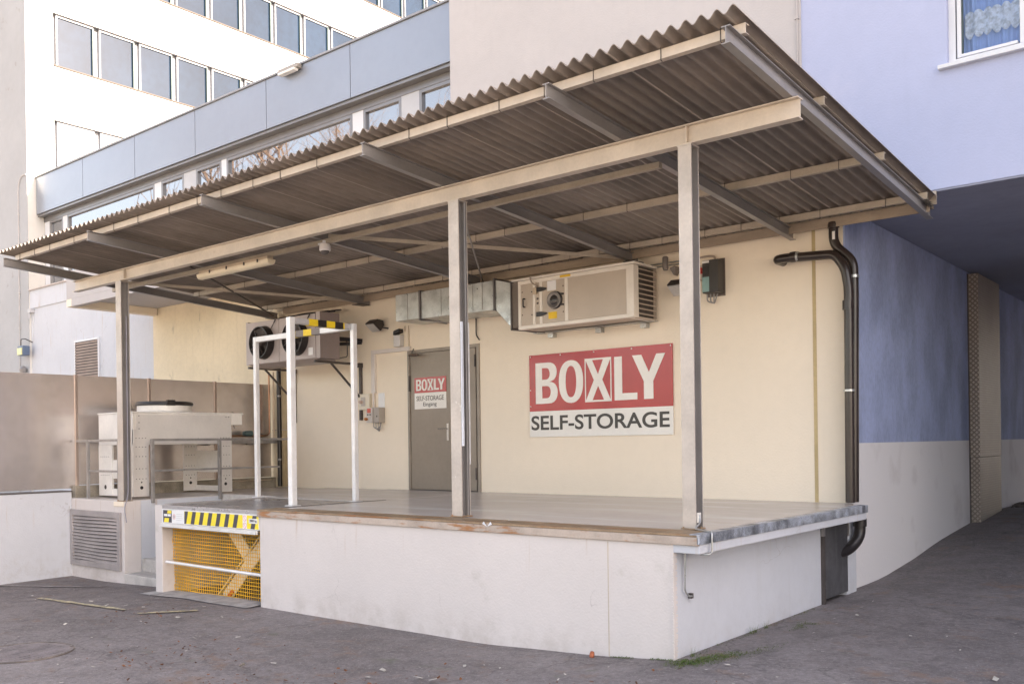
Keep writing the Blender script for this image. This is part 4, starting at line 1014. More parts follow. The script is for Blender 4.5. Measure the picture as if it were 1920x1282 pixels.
# ------------------------------------------------------------------ condenser unit
t = thing("condenser_unit", "cream cooling unit on legs with a round black fan guard on top", "air conditioner", (-13.4, 7.8, HF))
X0, X1, YA, YB = -13.95, -12.92, 7.0, 8.66
MB().box(X0, X1, YA, YB, .055, .52).build("casing", CND, t, bevel=.006)
MB().box(X1 - .001, X1 + .004, YA + .05, YB - .01, .06, .50).build("side_panel", CNS, t)
MB().box(X0 - .01, X1 + .01, YA - .01, YB + .22, .522, .545).build("top_plate", CND, t, bevel=.003)
MB().box(X1 - .30, X1 + .004, YB + .001, YB + .20, .36, .521).build("control_box", CND, t, bevel=.004)
MB().box(X1 + .004, X1 + .006, YB + .05, YB + .13, .42, .48).build("type_label", SGL, t)
for (xx0, xx1, yy0, yy1) in ((X1 - .03, X1 + .006, YA, YA + .24), (X1 - .03, X1 + .006, YB - .24, YB), (X0, X0 + .03, YB - .24, YB)):
    l_ = MB().box(xx0, xx1, yy0, yy1, HF + .01, .28 if xx0 > X0 else .054).build("leg", CNS, t, bevel=.003)
    for zz in (.15, .02, -.12, -.30, -.45):
        for q in range(4): MB().lathe((xx1, yy0 + .04 + q * .05, zz), (1, 0, 0), [(.007, 0), (.006, .001), (.001, .001)], 8).build("bolt_hole", BLK, l_)
    MB().lathe((xx1, yy0 + .12, -.58), (1, 0, 0), [(.026, 0), (.025, .0015), (.001, .0015)], 16).build("bolt_hole", BLK, l_); MB().lathe((xx1, yy0 + .12, -.50), (1, 0, 0), [(.012, 0), (.011, .0015), (.001, .0015)], 12).build("bolt_hole", BLK, l_)
# front-facing leg plates
for xa, xb_ in ((X0, X0 + .40), (X1 - .10, X1 - .031)):
    l_ = MB().box(xa, xb_, YA - .004, YA + .03, HF + .01, .054).build("leg", CND, t, bevel=.003)
    if xb_ - xa > .2:
        for zz in (-.12, -.40):
            for q in range(5): MB().lathe((xa + .07 + q * .06, YA - .004, zz), (0, -1, 0), [(.008, 0), (.007, .001), (.001, .001)], 8).build("bolt_hole", BLK, l_)
        MB().lathe((xa + .2, YA - .004, -.58), (0, -1, 0), [(.034, 0), (.033, .0015), (.001, .0015)], 16).build("bolt_hole", BLK, l_)
MB().box(X0 + .401, X1 - .101, YA, YA + .03, HF + .012, HF + .12).build("base_rail", CND, t, bevel=.003)
MB().box(X0 + .031, X1 - .031, YB - .03, YB, HF + .012, HF + .10).build("base_rail", CND, t, bevel=.003)
MB().box(X0 + .401, X1 - .101, YA + .01, YA + .025, -.45, -.17).build("cross_panel", CND, t); MB().box(X0 + .031, X1 - .031, YB - .02, YB - .005, -.40, -.05).build("cross_panel", CND, t)
for x_ in (X1 + .0062,):
    mb = MB()
    for (yy, zz) in ((YA + .09, .48), (YA + .09, .38), (YA + .09, .29), (YB - .1, .48), (YB - .05, .48), (YB - .6, .14)): mb.lathe((x_, yy, zz), (1, 0, 0), [(.008, 0), (.001, .003)], 8)
    mb.build("screws", BLK, t)
fc = (-13.43, 7.80)
MB().lathe((fc[0], fc[1], .545), (0, 0, 1), [(.45, 0), (.42, .015), (.405, .03), (.40, .14), (.385, .14), (.385, .0)], 48).build("fan_ring", CND, t, True)
g_ = MB().lathe((fc[0], fc[1], .68), (0, 0, 1), [(.415, -.025), (.43, -.01), (.425, .02), (.405, .036), (.39, .012), (.39, .0)], 48)
for k in range(16):
    a = 2 * pi * k / 16; g_.tube([(fc[0] + .40 * cos(a), fc[1] + .40 * sin(a), .70), (fc[0] + .25 * cos(a), fc[1] + .25 * sin(a), .715), (fc[0] + .06 * cos(a), fc[1] + .06 * sin(a), .722)], .005, 5)
for rr in (.13, .2, .27, .34): g_.tube([(fc[0] + rr * cos(2 * pi * k / 32), fc[1] + rr * sin(2 * pi * k / 32), .718 - max(0, rr - .2) * .12) for k in range(33)], .0045, 5, cap=False)
g_.lathe((fc[0], fc[1], .705), (0, 0, 1), [(.08, 0), (.08, .02), (.03, .03)], 20)
g_.box(X1 - .15, X1 - .11, 7.62, 7.75, .65, .735)
g_.build("fan_guard", BLK, t, True)
mb = MB()
for k in range(5):
    a = 2 * pi * k / 5; mb.add([(fc[0] + .07 * cos(a), fc[1] + .07 * sin(a), .60), (fc[0] + .36 * cos(a), fc[1] + .36 * sin(a), .62), (fc[0] + .36 * cos(a + .7), fc[1] + .36 * sin(a + .7), .57), (fc[0] + .07 * cos(a + .7), fc[1] + .07 * sin(a + .7), .58)], [(0, 1, 2, 3)])
mb.build("fan_blades", STD, t)

# pipe tray and refrigerant pipes in the left corner
t = thing("pipe_tray", "grey cable tray with pipes running along the metal screen", "cable tray", (-14.1, 9.6, .06))
MB().box(-14.25, -14.08, 8.7, 10.40, .06, .068).box(-14.09, -14.08, 8.7, 10.40, .068, .14).box(-14.25, -14.245, 8.7, 10.4, .068, .14).build("tray", LBR, t)
for y in (9.0, 9.9): MB().box(-14.27, -14.08, y - .015, y + .015, .035, .058).build("bracket", LBR, t)
mb = MB(); mb.lathe((-14.12, 9.70, .24), (0, 1, 0), [(.001, 0), (.04, .01), (.04, .05), (.05, .06), (.05, .18), (.001, .19)], 16)
o = mb.build("valve", M("valve_teal", (.08, .13, .13), .4), None, True); tag(o, "small teal valve on the pipe tray before the metal screen", "valve")
mb = MB().tube(smooth_path([(-14.15, 9.55, .33), (-14.13, 9.5, .42), (-14.1, 9.56, .56), (-14.12, 9.48, .62)], .03), .006, 6)
tag(mb.build("loose_cable", BLK, None, True), "short loose black cable above the pipe tray", "cable")
for i, (yy, zt, zl, r, mt, lb) in enumerate(((10.30, 1.36, .20, .016, COPR, "thin copper pipe bending onto the top of the pipe tray"), (10.36, 1.36, .09, .015, M("pipe_pale", (.50, .40, .30), .35, .6), "pale metal pipe bending below the pipe tray"),)):
    tag(MB().tube(smooth_path([(-14.17 + i * .05, yy, zt), (-14.17 + i * .05, yy, zl), (-14.17 + i * .05, 8.9, zl - .01)], .10), r, 8).build("refrigerant_pipe", mt, None, True), lb, "pipe", "pipes in the left dock corner")
tag(MB().tube(smooth_path([(-14.06, 10.40, 1.36), (-14.06, 10.40, -.62)], .1), .014, 8).build("refrigerant_pipe", M("pipe_cream", (.62, .52, .38), .5), None, True), "cream pipe next to the black drain pipe in the corner", "pipe", "pipes in the left dock corner")
t = thing("drain_pipe", "black vertical drain pipe in the left corner of the dock", "pipe", (-13.97, 10.36, HF))
MB().tube([(-13.97, 10.37, 2.2), (-13.97, 10.37, HF)], .040, 12).build("pipe", BLK, t, True)
for z in (-.25, .9): MB().lathe((-13.97, 10.37, z), (0, 0, 1), [(.048, 0), (.048, .03)], 16).build("clamp", LBR, t, True)
for z in (.30,): tag(MB().box(-14.2, -13.68, 10.385, 10.398, z - .006, z + .006).build("pipe_strap", SIL), "thin metal strap across the corner pipes", "strap")
tag(MB().tube(smooth_path([(-13.9, 9.0, -.36), (-14.0, 9.9, -.37)], .1), .012, 6).build("rail_pipe", STD, None, True), "thin dark pipe running below the pipe tray", "pipe")
tag(MB().tube(smooth_path([(-14.13, 9.35, -.36), (-14.13, 9.35, -.60), (-14.13, 10.3, -.60)], .03), .008, 6).build("earth_wire", M("wire_pale", (.55, .45, .35), .4, .5), None, True), "pale wire running low along the metal screen", "wire")

# ------------------------------------------------------------------ wall mounted fan unit (evaporator)
t = thing("fan_coil_unit", "taupe twin-fan cooling unit on brackets high on the cream wall", "air conditioner", (-12.7, 9.7, 1.38))
FX0, FX1, FY0, FY1, FZ0, FZ1 = -13.70, -11.71, 9.50, 9.90, 1.40, 2.14
MB().box(FX0 + .06, FX1 - .10, FY0 + .002, FY1, FZ0, FZ1 - .02).build("casing", FUN, t, bevel=.004)
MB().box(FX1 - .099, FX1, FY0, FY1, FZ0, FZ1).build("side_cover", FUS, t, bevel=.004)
MB().box(FX1 - .10, FX1 + .002, FY0 - .004, FY0 - .0005, FZ0, FZ1).build("side_cover_lip", FUN, t)
MB().box(FX0, FX0 + .059, FY0, FY1, FZ0, FZ1).build("side_cover", FUN, t, bevel=.004)
for a, b in ((FX0 + .065, -12.765), (-12.755, FX1 - .105)): MB().box(a, b, FY0 - .012, FY0 + .001, FZ0 + .01, FZ1 - .02).build("front_panel", FUN, t, bevel=.003)
MB().box(-12.763, -12.757, FY0 - .006, FY0, FZ0 + .01, FZ1 - .03).box(FX0 + .059, FX0 + .064, FY0 - .008, FY0, FZ0 + .01, FZ1 - .03).box(FX1 - .104, FX1 - .100, FY0 - .008, FY0, FZ0 + .01, FZ1 - .02).build("seams", STD, t)
MB().prism([(FY0 - .01, FZ0 + .01), (FY0 + .15, FZ0 - .05), (FY1, FZ0 - .05), (FY1, FZ0 - .001), (FY0, FZ0 - .001)], 'x', FX0 + .08, FX1 - .11).build("drip_tray", FUN, t)
for fx in (-13.17, -12.27):
    fz = 1.755; Rf = .265
    r_ = MB().lathe((fx, FY0 - .012, fz), (0, -1, 0), [(Rf + .02, 0), (Rf + .012, .03), (Rf, .12), (Rf - .012, .12), (Rf - .012, 0)], 40).build("fan_shroud", BLK, t, True)
    mb = MB().lathe((fx, FY0 - .02, fz), (0, -1, 0), [(.06, 0), (.06, .085), (.04, .10), (.001, .10)], 20)
    mb.build("motor", STD, r_, True)
    mb = MB()
    for k in range(5):
        a = 2 * pi * k / 5 + .4; vs = []
        for q in range(5):
            rr = .06 + q * .047
            for dd, yy in ((-.22 - q * .05, .03), (.0, .05), (.30 + q * .05, .085)): vs.append((fx + rr * cos(a + dd), FY0 - .012 - yy, fz + rr * sin(a + dd)))
        mb.add(vs, [(3 * q + e, 3 * q + e + 1, 3 * q + 4 + e, 3 * q + 3 + e) for q in range(4) for e in range(2)])
    mb.build("blades", STD, r_, True)
    mb = MB()
    for rr in (.05, .085, .12, .155, .19, .225): mb.tube([(fx + rr * cos(2 * pi * k / 28), FY0 - .130, fz + rr * sin(2 * pi * k / 28)) for k in range(29)], .0022, 4, cap=False)
    for k in range(4):
        a = k * pi / 2 + .5; mb.tube([(fx + .04 * cos(a), FY0 - .133, fz + .04 * sin(a)), (fx + Rf * cos(a), FY0 - .125, fz + Rf * sin(a))], .006, 5)
    mb.build("guard", M("guard_dark", (.10, .085, .08), .4, .3), r_, True)
    mb = MB().tube([(fx + .20, FY0 - .03, fz + .20), (fx + .33, FY0 - .03, fz + .345)], .006, 5).tube([(fx + .30, FY0 - .03, fz + .31), (fx + .34, FY0 - .03, fz + .355)], .011, 6); mb.build("cable", STD, t, True)
MB().box(-11.99, -11.88, FY0 - .016, FY0 - .012, 1.46, 1.58).build("type_label", WHS, t)
for bx in (-11.81, -13.58):
    b_ = MB().box(bx - .02, bx + .02, 9.46, YW - .03, 1.335, 1.372).build("bracket", STD, t)
    MB().box(bx - .022, bx + .022, YW - .045, YW, .42, 1.372).build("wall_post", STD, b_); MB().bar((bx, 9.80, 1.34), (bx, YW - .04, .80), .025, .03).build("strut", STD, b_)
    MB().box(bx - .035, bx + .035, YW - .08, YW, 1.30, 1.375).build("cleat", STD, b_)
mb = MB().tube(smooth_path([(-12.1, 9.92, 1.80), (-12.0, 10.2, 1.78), (-11.78, YW, 1.75)], .1), .032, 8).tube(smooth_path([(-12.2, 9.92, 1.70), (-12.0, 10.2, 1.69), (-11.80, YW, 1.72)], .1), .028, 8)
mb.tube(smooth_path([(-11.86, 9.98, 1.72), (-11.70, 10.05, 1.71), (-11.70, 10.05, 1.45), (-11.85, 10.02, 1.44)], .04), .008, 6)
mb.build("insulated_pipes", BLK, t, True)
mb = MB()
for _ in range(8):
    a_ = random.uniform(-13.6, -12.6); mb.tube(smooth_path([(a_, 10.1, 2.26), (a_ + .3, 10.25 + random.uniform(-.05, .05), 2.30), (a_ + .9, 10.2, 2.24 + random.uniform(0, .05))], .1), .014, 6)
tag(mb.build("cable_bundle", BLK, None, True), "bundle of black cables between the twin-fan unit and the roof", "cable")

# ------------------------------------------------------------------ air handling unit
t = thing("air_handling_unit", "beige air handling unit with a round porthole and louvred end on the wall", "air conditioner", (-7.05, 10.1, 1.53))
AX0, AX1, AY0, AY1, AZ0, AZ1 = -7.955, -6.11, 9.87, 10.40, 1.545, 2.205
f = .05
MB().box(AX0 + .01, AX1 - .07, AY0 + .012, AY1, AZ0 + .012, AZ1 - .012).build("casing", AHP, t)
mb = MB()
for z in (AZ0, AZ1 - f): mb.box(AX0, AX1 - .06, AY0, AY0 + f, z, z + f)
mb.box(AX0, AX0 + f, AY0, AY0 + f, AZ0 + f, AZ1 - f).box(AX1 - .06 - f, AX1 - .06, AY0, AY0 + f, AZ0 + f, AZ1 - f)
for xx, ww in ((-7.68, .045), (-7.565, .05), (-7.145, .055)): mb.box(xx - ww / 2, xx + ww / 2, AY0 + .002, AY0 + .03, AZ0 + f, AZ1 - f)
mb.box(AX0, AX0 + f, AY0 + f, AY1, AZ0 - .001, AZ0 + f - .001).box(AX1 - .06 - f, AX1 - .06, AY0 + f, AY1, AZ0 - .001, AZ0 + f - .001)
mb.build("frame", AHF, t, bevel=.006)
MB().box(AX0 - .10, AX1 + .03, AY0 - .02, AY1, AZ1 + .003, AZ1 + .03).build("rain_cover", AHF, t, bevel=.004)
for a, b in ((AX0 + f, -7.70), (-7.65, -7.59), (-7.54, -7.172), (-7.117, AX1 - .11)): MB().box(a + .002, b - .002, AY0 + .006, AY0 + .013, AZ0 + f + .003, AZ1 - f - .003).build("panel", AHP, t)
ph = MB().lathe((-7.325, AY0 + .006, 1.885), (0, -1, 0), [(.118, 0), (.118, .02), (.10, .034), (.088, .03), (.088, .012)], 36).build("porthole", BLK, t, True)
MB().lathe((-7.325, AY0 + .0, 1.885), (0, -1, 0), [(.098, .012), (.108, .030), (.112, .031), (.112, .034), (.100, .036), (.092, .03)], 36).build("porthole_rim", M("rim_chrome", (.22, .20, .19), .4, .5), ph, True)
MB().lathe((-7.325, AY0 - .008, 1.885), (0, -1, 0), [(.088, 0), (.07, .02), (.04, .032), (.001, .036)], 32).build("porthole_glass", M("porthole_glass", (.05, .045, .045), .18, 0), ph, True)
for zz in (1.955, 1.815): MB().box(-7.235, -7.185, AY0 - .02, AY0 + .006, zz - .010, zz + .010).build("porthole_latch", BLK, ph)
for zz in (2.055, 1.725): MB().prism([(-7.63, zz - .03), (-7.55, zz - .03), (-7.47, zz - .012), (-7.455, zz), (-7.47, zz + .012), (-7.55, zz + .03), (-7.63, zz + .03)], 'y', AY0 - .02, AY0 + .001).build("hinge", BLK, t, bevel=.004)
MB().tube(smooth_path([(-7.84, AY0 + .006, 1.955), (-7.84, AY0 - .035, 1.955), (-7.84, AY0 - .035, 1.845), (-7.84, AY0 + .006, 1.845)], .015), .009, 8).build("handle", BLK, t, True)
mb = MB()
for (xx, zz) in ((-7.885, 2.05), (-7.72, 2.04), (-7.885, 1.74), (-7.72, 1.73), (-7.195, 2.06), (-7.195, 1.72)): mb.lathe((xx, AY0 + .006, zz), (0, -1, 0), [(.010, 0), (.008, .005), (.001, .006)], 10)
for zz in (1.935, 1.875): mb.lathe((-7.62, AY0 + .006, zz), (0, -1, 0), [(.015, 0), (.012, .008), (.001, .009)], 12)
mb.build("bolts", STD, t)
MB().box(-7.455, -7.31, AY0 + .003, AY0 + .0055, 2.02, 2.15).build("paper_label", WHS, t); MB().box(-7.44, -7.30, AY0 + .003, AY0 + .0055, 1.645, 1.735).build("warning_label", M("label_amber", (.85, .55, .02), .5), t); MB().box(-7.24, -7.07, AY0 - .003, AY0 - .0005, AZ1 - .035, AZ1 - .006).build("warning_label", M("label_amber2", (.80, .50, .02), .5), t)
jb = MB().box(-7.68, -7.62, AY0 - .03, AY0 + .004, 1.995, 2.085).build("switch_box", M("switch_beige", (.55, .45, .33), .5), t, bevel=.006)
MB().tube(smooth_path([(-7.72, AY0 + .1, AZ1 + .035), (-7.72, AY0 - .04, AZ1 + .02), (-7.68, AY0 - .03, 2.14), (-7.60, AY0 - .015, 2.11), (-7.645, AY0 - .015, 2.085)], .04), .009, 8).build("cable", M("cable_grey", (.32, .27, .22), .5), t, True)
# louvred end: vertical flange, dark interior and blades facing +X
MB().box(AX1 - .059, AX1 + .002, AY0 - .003, AY0 + .115, AZ0 + .005, AZ1 - .003).build("end_flange", AHF, t, bevel=.004)
MB().box(AX1 - .069, AX1 - .03, AY0 + .116, AY1, AZ0 + .02, AZ1 - .01).build("end_interior", STD, t)
MB().box(AX1 - .059, AX1 - .001, AY0 + .116, AY1, AZ0 + .001, AZ0 + .018).build("end_base", AHP, t)
mb = MB()
for k in range(10):
    z = AZ0 + .05 + k * .062
    MB().prism([(AX1 - .028, z + .018), (AX1 + .012, z - .004), (AX1 + .014, z + .008), (AX1 - .024, z + .026)], 'y', AY0 + .116, AY1 - .011).build("louvre_blade", M("blade_brown", (.58, .48, .39), .4, .2) if k == 0 else bpy.data.materials["blade_brown"], t)
MB().box(AX1 - .03, AX1 + .015, AY1 - .01, AY1, AZ0 + .02, AZ1 - .01).build("end_post", AHP, t)
for xx in (-7.78, -6.98, -6.28): MB().box(xx - .045, xx + .045, 10.36, YW - .001, 1.47, 1.53).lathe((xx, 10.36, 1.50), (0, -1, 0), [(.01, 0), (.001, .006)], 8).build("foot", GAL, t)
MB().box(-8.05, -6.1, AY1 - .08, YW - .001, AZ0 - .006, AZ0 - .0).build("back_rail", GAL, t)

# duct
t = thing("air_duct", "square galvanised air duct leading left from the air handling unit", "duct", (-9.3, 10.15, 1.88))
def ductbox(x0, x1, z0, z1, nm="section"): return MB().box(x0, x1, 9.87, YW - .03, z0, z1).build(nm, GAL, t, bevel=.004)
ductbox(-10.36, -9.845, 1.885, 2.285); ductbox(-9.815, -9.02, 1.875, 2.28); ductbox(-9.0, -8.385, 1.865, 2.275)
for x in (-9.83, -8.37): MB().box(x - .014, x + .014, 9.845, YW - .01, 1.85, 2.30).build("flange", M("flange_dark_%d" % int(-x), (.16, .15, .15), .4, .5), t, bevel=.002)
mb = MB(); a = [( -8.355, 9.87, 1.865), (-8.355, 9.87, 2.275), (-8.355, YW - .03, 2.275), (-8.355, YW - .03, 1.865)]; b = [(-8.075, 9.88, 1.585), (-8.075, 9.88, 2.20), (-8.075, YW - .04, 2.20), (-8.075, YW - .04, 1.585)]
mb.add(a + b, [(0, 1, 2, 3), (4, 7, 6, 5), (0, 4, 5, 1), (1, 5, 6, 2), (2, 6, 7, 3), (3, 7, 4, 0)]); mb.build("transition", GAL, t)
MB().box(-8.07, -7.96, 9.885, YW - .04, 1.58, 2.20).build("flexible_joint", M("flex_brown", (.19, .155, .13), .6), t)
MB().box(-8.085, -8.068, 9.86, YW - .02, 1.56, 2.225).build("flange", bpy.data.materials["flange_dark_9"], t)
MB().bar((-9.82, 9.86, 1.845), (-9.35, 10.30, 1.80), .02, .012).build("brace", LBR, t); MB().bar((-8.08, 9.86, 1.555), (-7.75, 10.2, 1.52), .02, .012).build("brace", STD, t)
for x in (-9.4, -8.78, -8.6, -10.1): MB().box(x - .004, x + .004, 9.866, 9.871, 1.89, 2.26).build("crease", LBR, t)
tag(MB().tube(smooth_path([(-9.21, YW - .03, 1.88), (-9.21, YW - .03, 1.62), (-9.14, YW - .04, 1.55)], .06), .010, 6).build("hanging_cable", BLK, None, True), "black cable hanging from the duct above the door", "cable")

# ------------------------------------------------------------------ small wall fittings
def floodlight(x, z, s_, label, flip=1):
    t_ = thing("floodlight", label, "floodlight", (x, YW - .15, z), "dark floodlights on the cream wall")
    p = [(YW - .30, z + .02), (YW - .20, z + .09), (YW - .08, z + .08), (YW - .06, z - .0), (YW - .13, z - .10)]
    MB().prism(p, 'x', x - s_, x + s_).build("housing", M("flood_black", (.045, .035, .032), .4), t_, bevel=.01)
    MB().prism([(YW - .293, z + .005), (YW - .299, z - .001), (YW - .147, z - .105), (YW - .141, z - .099)], 'x', x - s_ + .015, x + s_ - .015).build("lens", M("flood_lens", (.5, .48, .46), .25), t_)
    MB().bar((x + s_ * .4 * flip, YW - .12, z - .03), (x + s_ * 1.3 * flip, YW - .001, z - .05), .02).build("arm", BLK, t_)
floodlight(-11.28, 1.95, .105, "dark floodlight on the cream wall below the left end of the duct")
floodlight(-5.70, 1.92, .11, "dark floodlight half hidden behind the right column")
t = thing("alarm_box", "pale siren box with a black cap above the steel door", "alarm", (-10.86, YW - .06, 1.57))
MB().box(-10.93, -10.78, YW - .10, YW - .001, 1.575, 1.76).build("casing", M("alarm_white", (.66, .64, .63), .4), t, bevel=.01)
MB().prism([(-10.93, 1.762), (-10.79, 1.80), (-10.79, 1.86), (-10.92, 1.83)], 'y', YW - .11, YW - .01).build("cap", BLK, t, bevel=.008)
tag(MB().tube([(-10.75, YW - .014, 1.90), (-10.75, YW - .014, 1.82)], .008, 6).tube([(-10.67, YW - .014, 1.9), (-10.66, YW - .014, 1.56)], .010, 6).build("conduit", M("conduit_cream", (.62, .52, .40), .5), None, True), "two short cream conduits dropping from the duct to the siren box", "conduit")
t = thing("cable_trunking", "white cable trunking angled from the door top down to the control box", "trunking", (-11.4, YW, .6))
MB().box(-11.53, -10.62, YW - .045, YW - .001, 1.50, 1.565).build("trunk", WFR if False else M("trunk_white", (.72, .66, .62), .5, var=.02), t, bevel=.003)
MB().box(-11.53, -11.44, YW - .044, YW - .001, .86, 1.499).build("trunk", bpy.data.materials["trunk_white"], t, bevel=.003)
MB().tube([(-11.49, YW - .03, .86), (-11.49, YW - .03, .62)], .020, 8).build("pipe", bpy.data.materials["trunk_white"], t, True)
t = thing("door_lamp", "small round brown fitting over the upper left corner of the steel door", "lamp", (-10.45, YW - .12, 1.38))
MB().lathe((-10.46, YW - .12, 1.385), (0, 0, 1), [(.001, 0), (.085, .012), (.09, .022), (.05, .05), (.001, .055)], 20).build("shade", M("lamp_brown", (.12, .085, .07), .35), t, True)
MB().tube([(-10.55, YW - .02, 1.52), (-10.53, YW - .10, 1.42)], .008, 6).build("arm", STD, t, True)
t = thing("switch_box", "cream wall box with a round switch left of the steel door", "switch", (-11.7, YW, .58))
MB().box(-11.82, -11.565, YW - .06, YW - .001, .59, .855).build("casing", M("box_cream", (.74, .68, .56), .5, var=.02), t, bevel=.006)
MB().box(-11.76, -11.66, YW - .072, YW - .061, .65, .80).build("switch_plate", M("plate_grey", (.50, .46, .42), .5), t); MB().lathe((-11.74, YW - .06, .72), (0, -1, 0), [(.03, .01), (.03, .05), (.024, .06)], 14).build("knob", M("knob_pink", (.55, .42, .36), .4), t, True)
o = MB().box(-11.40, -11.25, YW - .008, YW - .001, .60, .855).build("notice", WHS); tag(o, "blank white notice plate beside the control box", "notice")
t = thing("control_box", "grey lift control box with red square and small buttons by the door", "control box", (-11.4, YW, .35))
MB().box(-11.45, -11.25, YW - .14, YW - .001, .37, .615).build("casing", M("ctrl_grey", (.42, .38, .34), .5, var=.03), t, bevel=.006)
MB().box(-11.52, -11.38, YW - .17, YW - .142, .37, .61).build("front_plate", M("ctrl_pale", (.62, .58, .54), .45), t, bevel=.005)
MB().box(-11.49, -11.41, YW - .178, YW - .171, .53, .60).build("red_plate", M("plate_red", (.62, .12, .08), .4), t)
for x in (-11.475, -11.42): MB().lathe((x, YW - .171, .50), (0, -1, 0), [(.012, 0), (.012, .012), (.001, .013)], 10).build("button", BLK, t)
MB().lathe((-11.50, YW - .171, .43), (0, -1, 0), [(.022, 0), (.026, .035), (.02, .05)], 12).build("button", M("button_orange", (.45, .16, .03), .4), t, True)
MB().lathe((-11.30, YW - .141, .47), (0, -1, 0), [(.014, 0), (.001, .008)], 10).build("button", BLK, t)
mb = MB()
for k in range(5): mb.tube(smooth_path([(-11.44 + k * .04, YW - .08, .37), (-11.44 + k * .04, YW - .09, .30 - .012 * k), (-11.36 + k * .01, YW - .08, .26 - .01 * k), (-11.30, YW - .05, .33), (-11.29, YW - .05, .37)], .03), .006, 6)
mb.build("cables", LBR, t, True)
# right side of the wall
t = thing("conduit_run", "grey conduits running from the air handling unit to the black controller", "conduit", (-5.8, YW - .03, 2.2))
mb = MB().tube([(-6.30, YW - .03, 2.27), (-5.60, YW - .03, 2.27)], .011, 6).tube([(-6.30, YW - .03, 2.235), (-5.60, YW - .03, 2.235)], .010, 6); mb.build("conduit", GAL, t, True)
MB().tube(smooth_path([(-5.60, YW - .03, 2.27), (-5.42, YW - .03, 2.275), (-5.35, YW - .03, 2.275), (-5.28, YW - .03, 2.26), (-5.28, YW - .05, 2.15)], .06), .014, 8).build("conduit", M("conduit_bend", (.45, .38, .32), .4, .4), t, True)
t = thing("wall_camera", "grey bullet camera on the wall between the louvred unit and the column", "security camera", (-5.86, YW - .1, 2.12))
MB().lathe((-5.90, YW - .16, 2.32), (.1, -.15, -1), [(.03, 0), (.038, .01), (.038, .15), (.03, .17), (.001, .17)], 16).build("body", M("camera_grey", (.20, .175, .16), .45), t, True)
MB().prism([(-5.86, 2.18), (-5.78, 2.20), (-5.77, 2.14), (-5.80, 2.08)], 'y', YW - .14, YW - .02).build("mount", bpy.data.materials["camera_grey"], t, bevel=.01)
t = thing("isolator_switch", "round red isolator switch on a pale box by the right column", "switch", (-5.42, YW, 2.0))
MB().box(-5.49, -5.385, YW - .07, YW - .001, 1.985, 2.17).build("box", M("iso_box", (.56, .48, .40), .5), t, bevel=.005)
MB().lathe((-5.445, YW - .07, 2.10), (0, -1, 0), [(.040, 0), (.040, .02), (.03, .035), (.001, .036)], 20).build("knob", REDB, t, True)
MB().tube(smooth_path([(-5.44, YW - .04, 1.985), (-5.44, YW - .04, 1.90), (-5.39, YW - .05, 1.88)], .03), .008, 6).build("cable", LBR, t, True)
t = thing("motor_controller", "black motor controller with a teal front panel on the cream wall", "controller", (-5.27, YW, 1.77))
CX0, CX1 = -5.40, -5.29
MB().box(-5.385, -5.17, YW - .17, YW - .012, 1.80, 2.20).build("body", M("ctrl_black", (.045, .040, .036), .4), t, bevel=.008)
MB().box(-5.40, -5.16, YW - .012, YW - .001, 1.77, 2.23).build("heat_sink", M("ctrl_sink", (.16, .13, .11), .45, .3), t)
MB().box(-5.383, -5.29, YW - .178, YW - .171, 1.815, 1.995).build("front_panel", TEA, t, bevel=.003)
MB().box(-5.383, -5.29, YW - .178, YW - .171, 2.165, 2.192).build("top_label", SGL, t)
MB().box(-5.375, -5.30, YW - .180, YW - .171, 2.02, 2.13).build("keypad", BLK, t, bevel=.003)
mb = MB()
for k in range(3): mb.tube(smooth_path([(-5.36 + k * .045, YW - .09, 1.80), (-5.36 + k * .045, YW - .09, 1.71 - .01 * k), (-5.28, YW - .06, 1.68), (-5.24, YW - .05, 1.80)], .03), .008, 6)
mb.build("cables", LBR, t, True)

# rain pipes at the right corner
t = thing("rain_downpipe", "black downpipe with an S-bend from the canopy down the blue corner", "pipe", (-3.6, 10.3, -1.1))
r_ = .052
path = smooth_path([(-3.78, 10.33, 2.42), (-3.78, 10.33, 2.17), (-3.575, 10.365, 1.97), (-3.575, 10.37, 1.6), (-3.605, 10.375, -.70)], .10, 8)
MB().tube(path, r_, 18).build("pipe", PIP, t, True)
MB().lathe((-3.78, 10.33, 2.36), (0, 0, 1), [(.064, 0), (.066, .03), (.06, .06)], 20).build("collar", PIP, t, True)
MB().box(-3.775, -3.745, 10.275, 10.280, 2.22, 2.31).build("label", SGL, t)
MB().lathe((-3.575, 10.368, 1.78), (0, 0, 1), [(.060, 0), (.060, .03)], 20).build("clamp", GAL, t, True)
t = thing("wall_drainpipe", "black drain pipe leaving the cream wall sideways and dropping down the corner", "pipe", (-3.8, 10.3, -1.1))
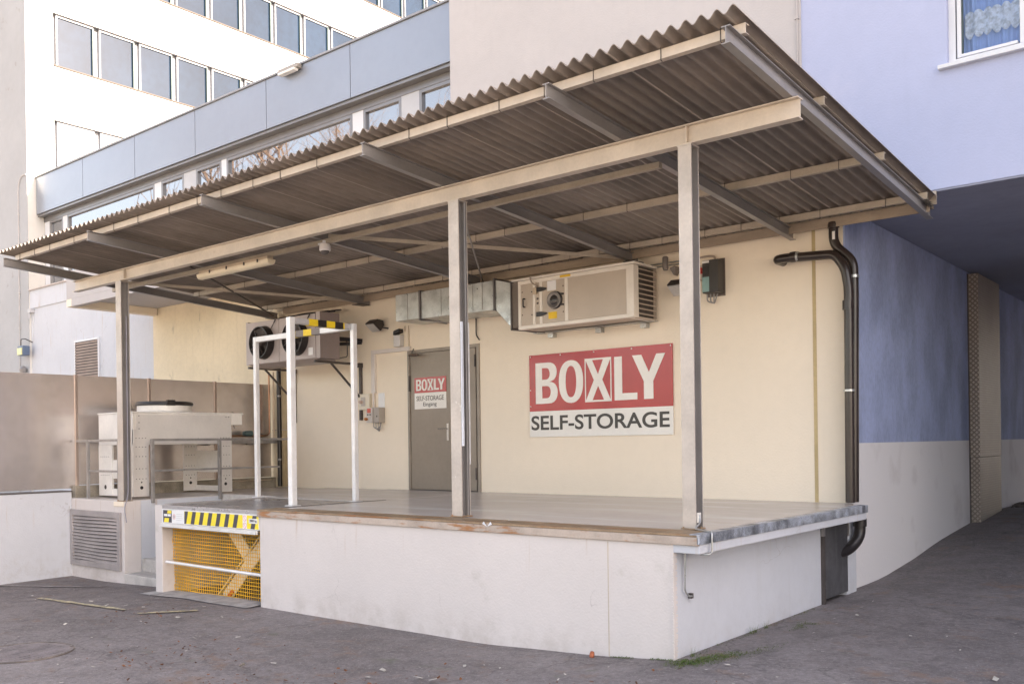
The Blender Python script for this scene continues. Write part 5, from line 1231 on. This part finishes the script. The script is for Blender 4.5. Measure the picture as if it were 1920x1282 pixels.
path = smooth_path([(-4.42, YW, 2.08), (-4.42, 10.26, 2.08), (-4.30, 10.24, 2.08), (-3.735, 10.24, 2.045), (-3.625, 10.245, 1.88), (-3.59, 10.25, 1.66), (-3.605, 10.255, -.70)], .075, 8)
MB().tube(path, r_, 18).build("pipe", PIP, t, True)
MB().lathe((-4.17, 10.24, 2.078), (1, 0, 0), [(.058, 0), (.058, .025)], 20).build("clamp", GAL, t, True)
MB().lathe((-4.24, 10.24, 2.08), (1, 0, 0), [(.060, 0), (.062, .03), (.060, .06)], 20).build("socket", PIP, t, True)
for z, mt in ((1.42, PIP), (.52, GAL)): MB().lathe((-3.600, 10.252, z), (0, 0, 1), [(.060, 0), (.060, .10 if mt is PIP else .022)], 20).build("socket" if mt is PIP else "clamp", mt, t, True)
t = thing("lower_drainpipe", "black pipe elbow below the dock slab at the blue corner", "pipe", (-3.55, 10.25, -1.2))
MB().tube(smooth_path([(-3.52, 10.30, -.87), (-3.52, 10.30, -1.07), (-3.58, 10.16, -1.20), (-3.66, 9.95, -1.24)], .10, 8), .060, 16).build("elbow", BLK, t, True)
MB().lathe((-3.52, 10.30, -.96), (0, 0, 1), [(.072, 0), (.072, .09)], 20).build("socket", BLK, t, True)
MB().box(-3.62, -3.60, 10.145, 10.20, -1.06, -.87).build("bracket", STG, t)
# earthing wire at column 3
t = thing("lightning_conductor", "thin steel earthing wire from the right column over the dock edge", "wire", (-3.5, 6.5, -.9))
MB().tube(smooth_path([(-3.595, 6.76, -.60), (-3.575, 6.74, -.66), (-3.585, 6.66, -.70), (-3.46, 6.58, -.705), (-3.36, 6.52, -.705), (-3.352, 6.50, -.75), (-3.352, 6.50, -.86), (-3.36, 6.47, -.875), (-3.42, 6.44, -.875)], .03, 5), .0075, 8).build("wire", GAL, t, True)
MB().tube(smooth_path([(-3.585, 6.50, -.87), (-3.585, 6.49, -1.18), (-3.585, 6.56, -1.23), (-3.585, 6.60, -1.23)], .03, 5), .0075, 8).build("wire", GAL, t, True)
MB().box(-3.612, -3.58, 6.59, 6.62, -1.25, -1.21).build("clip", STD, t)

# remove helper property
for ob in bpy.data.objects:
    if '_loc' in ob: del ob['_loc']
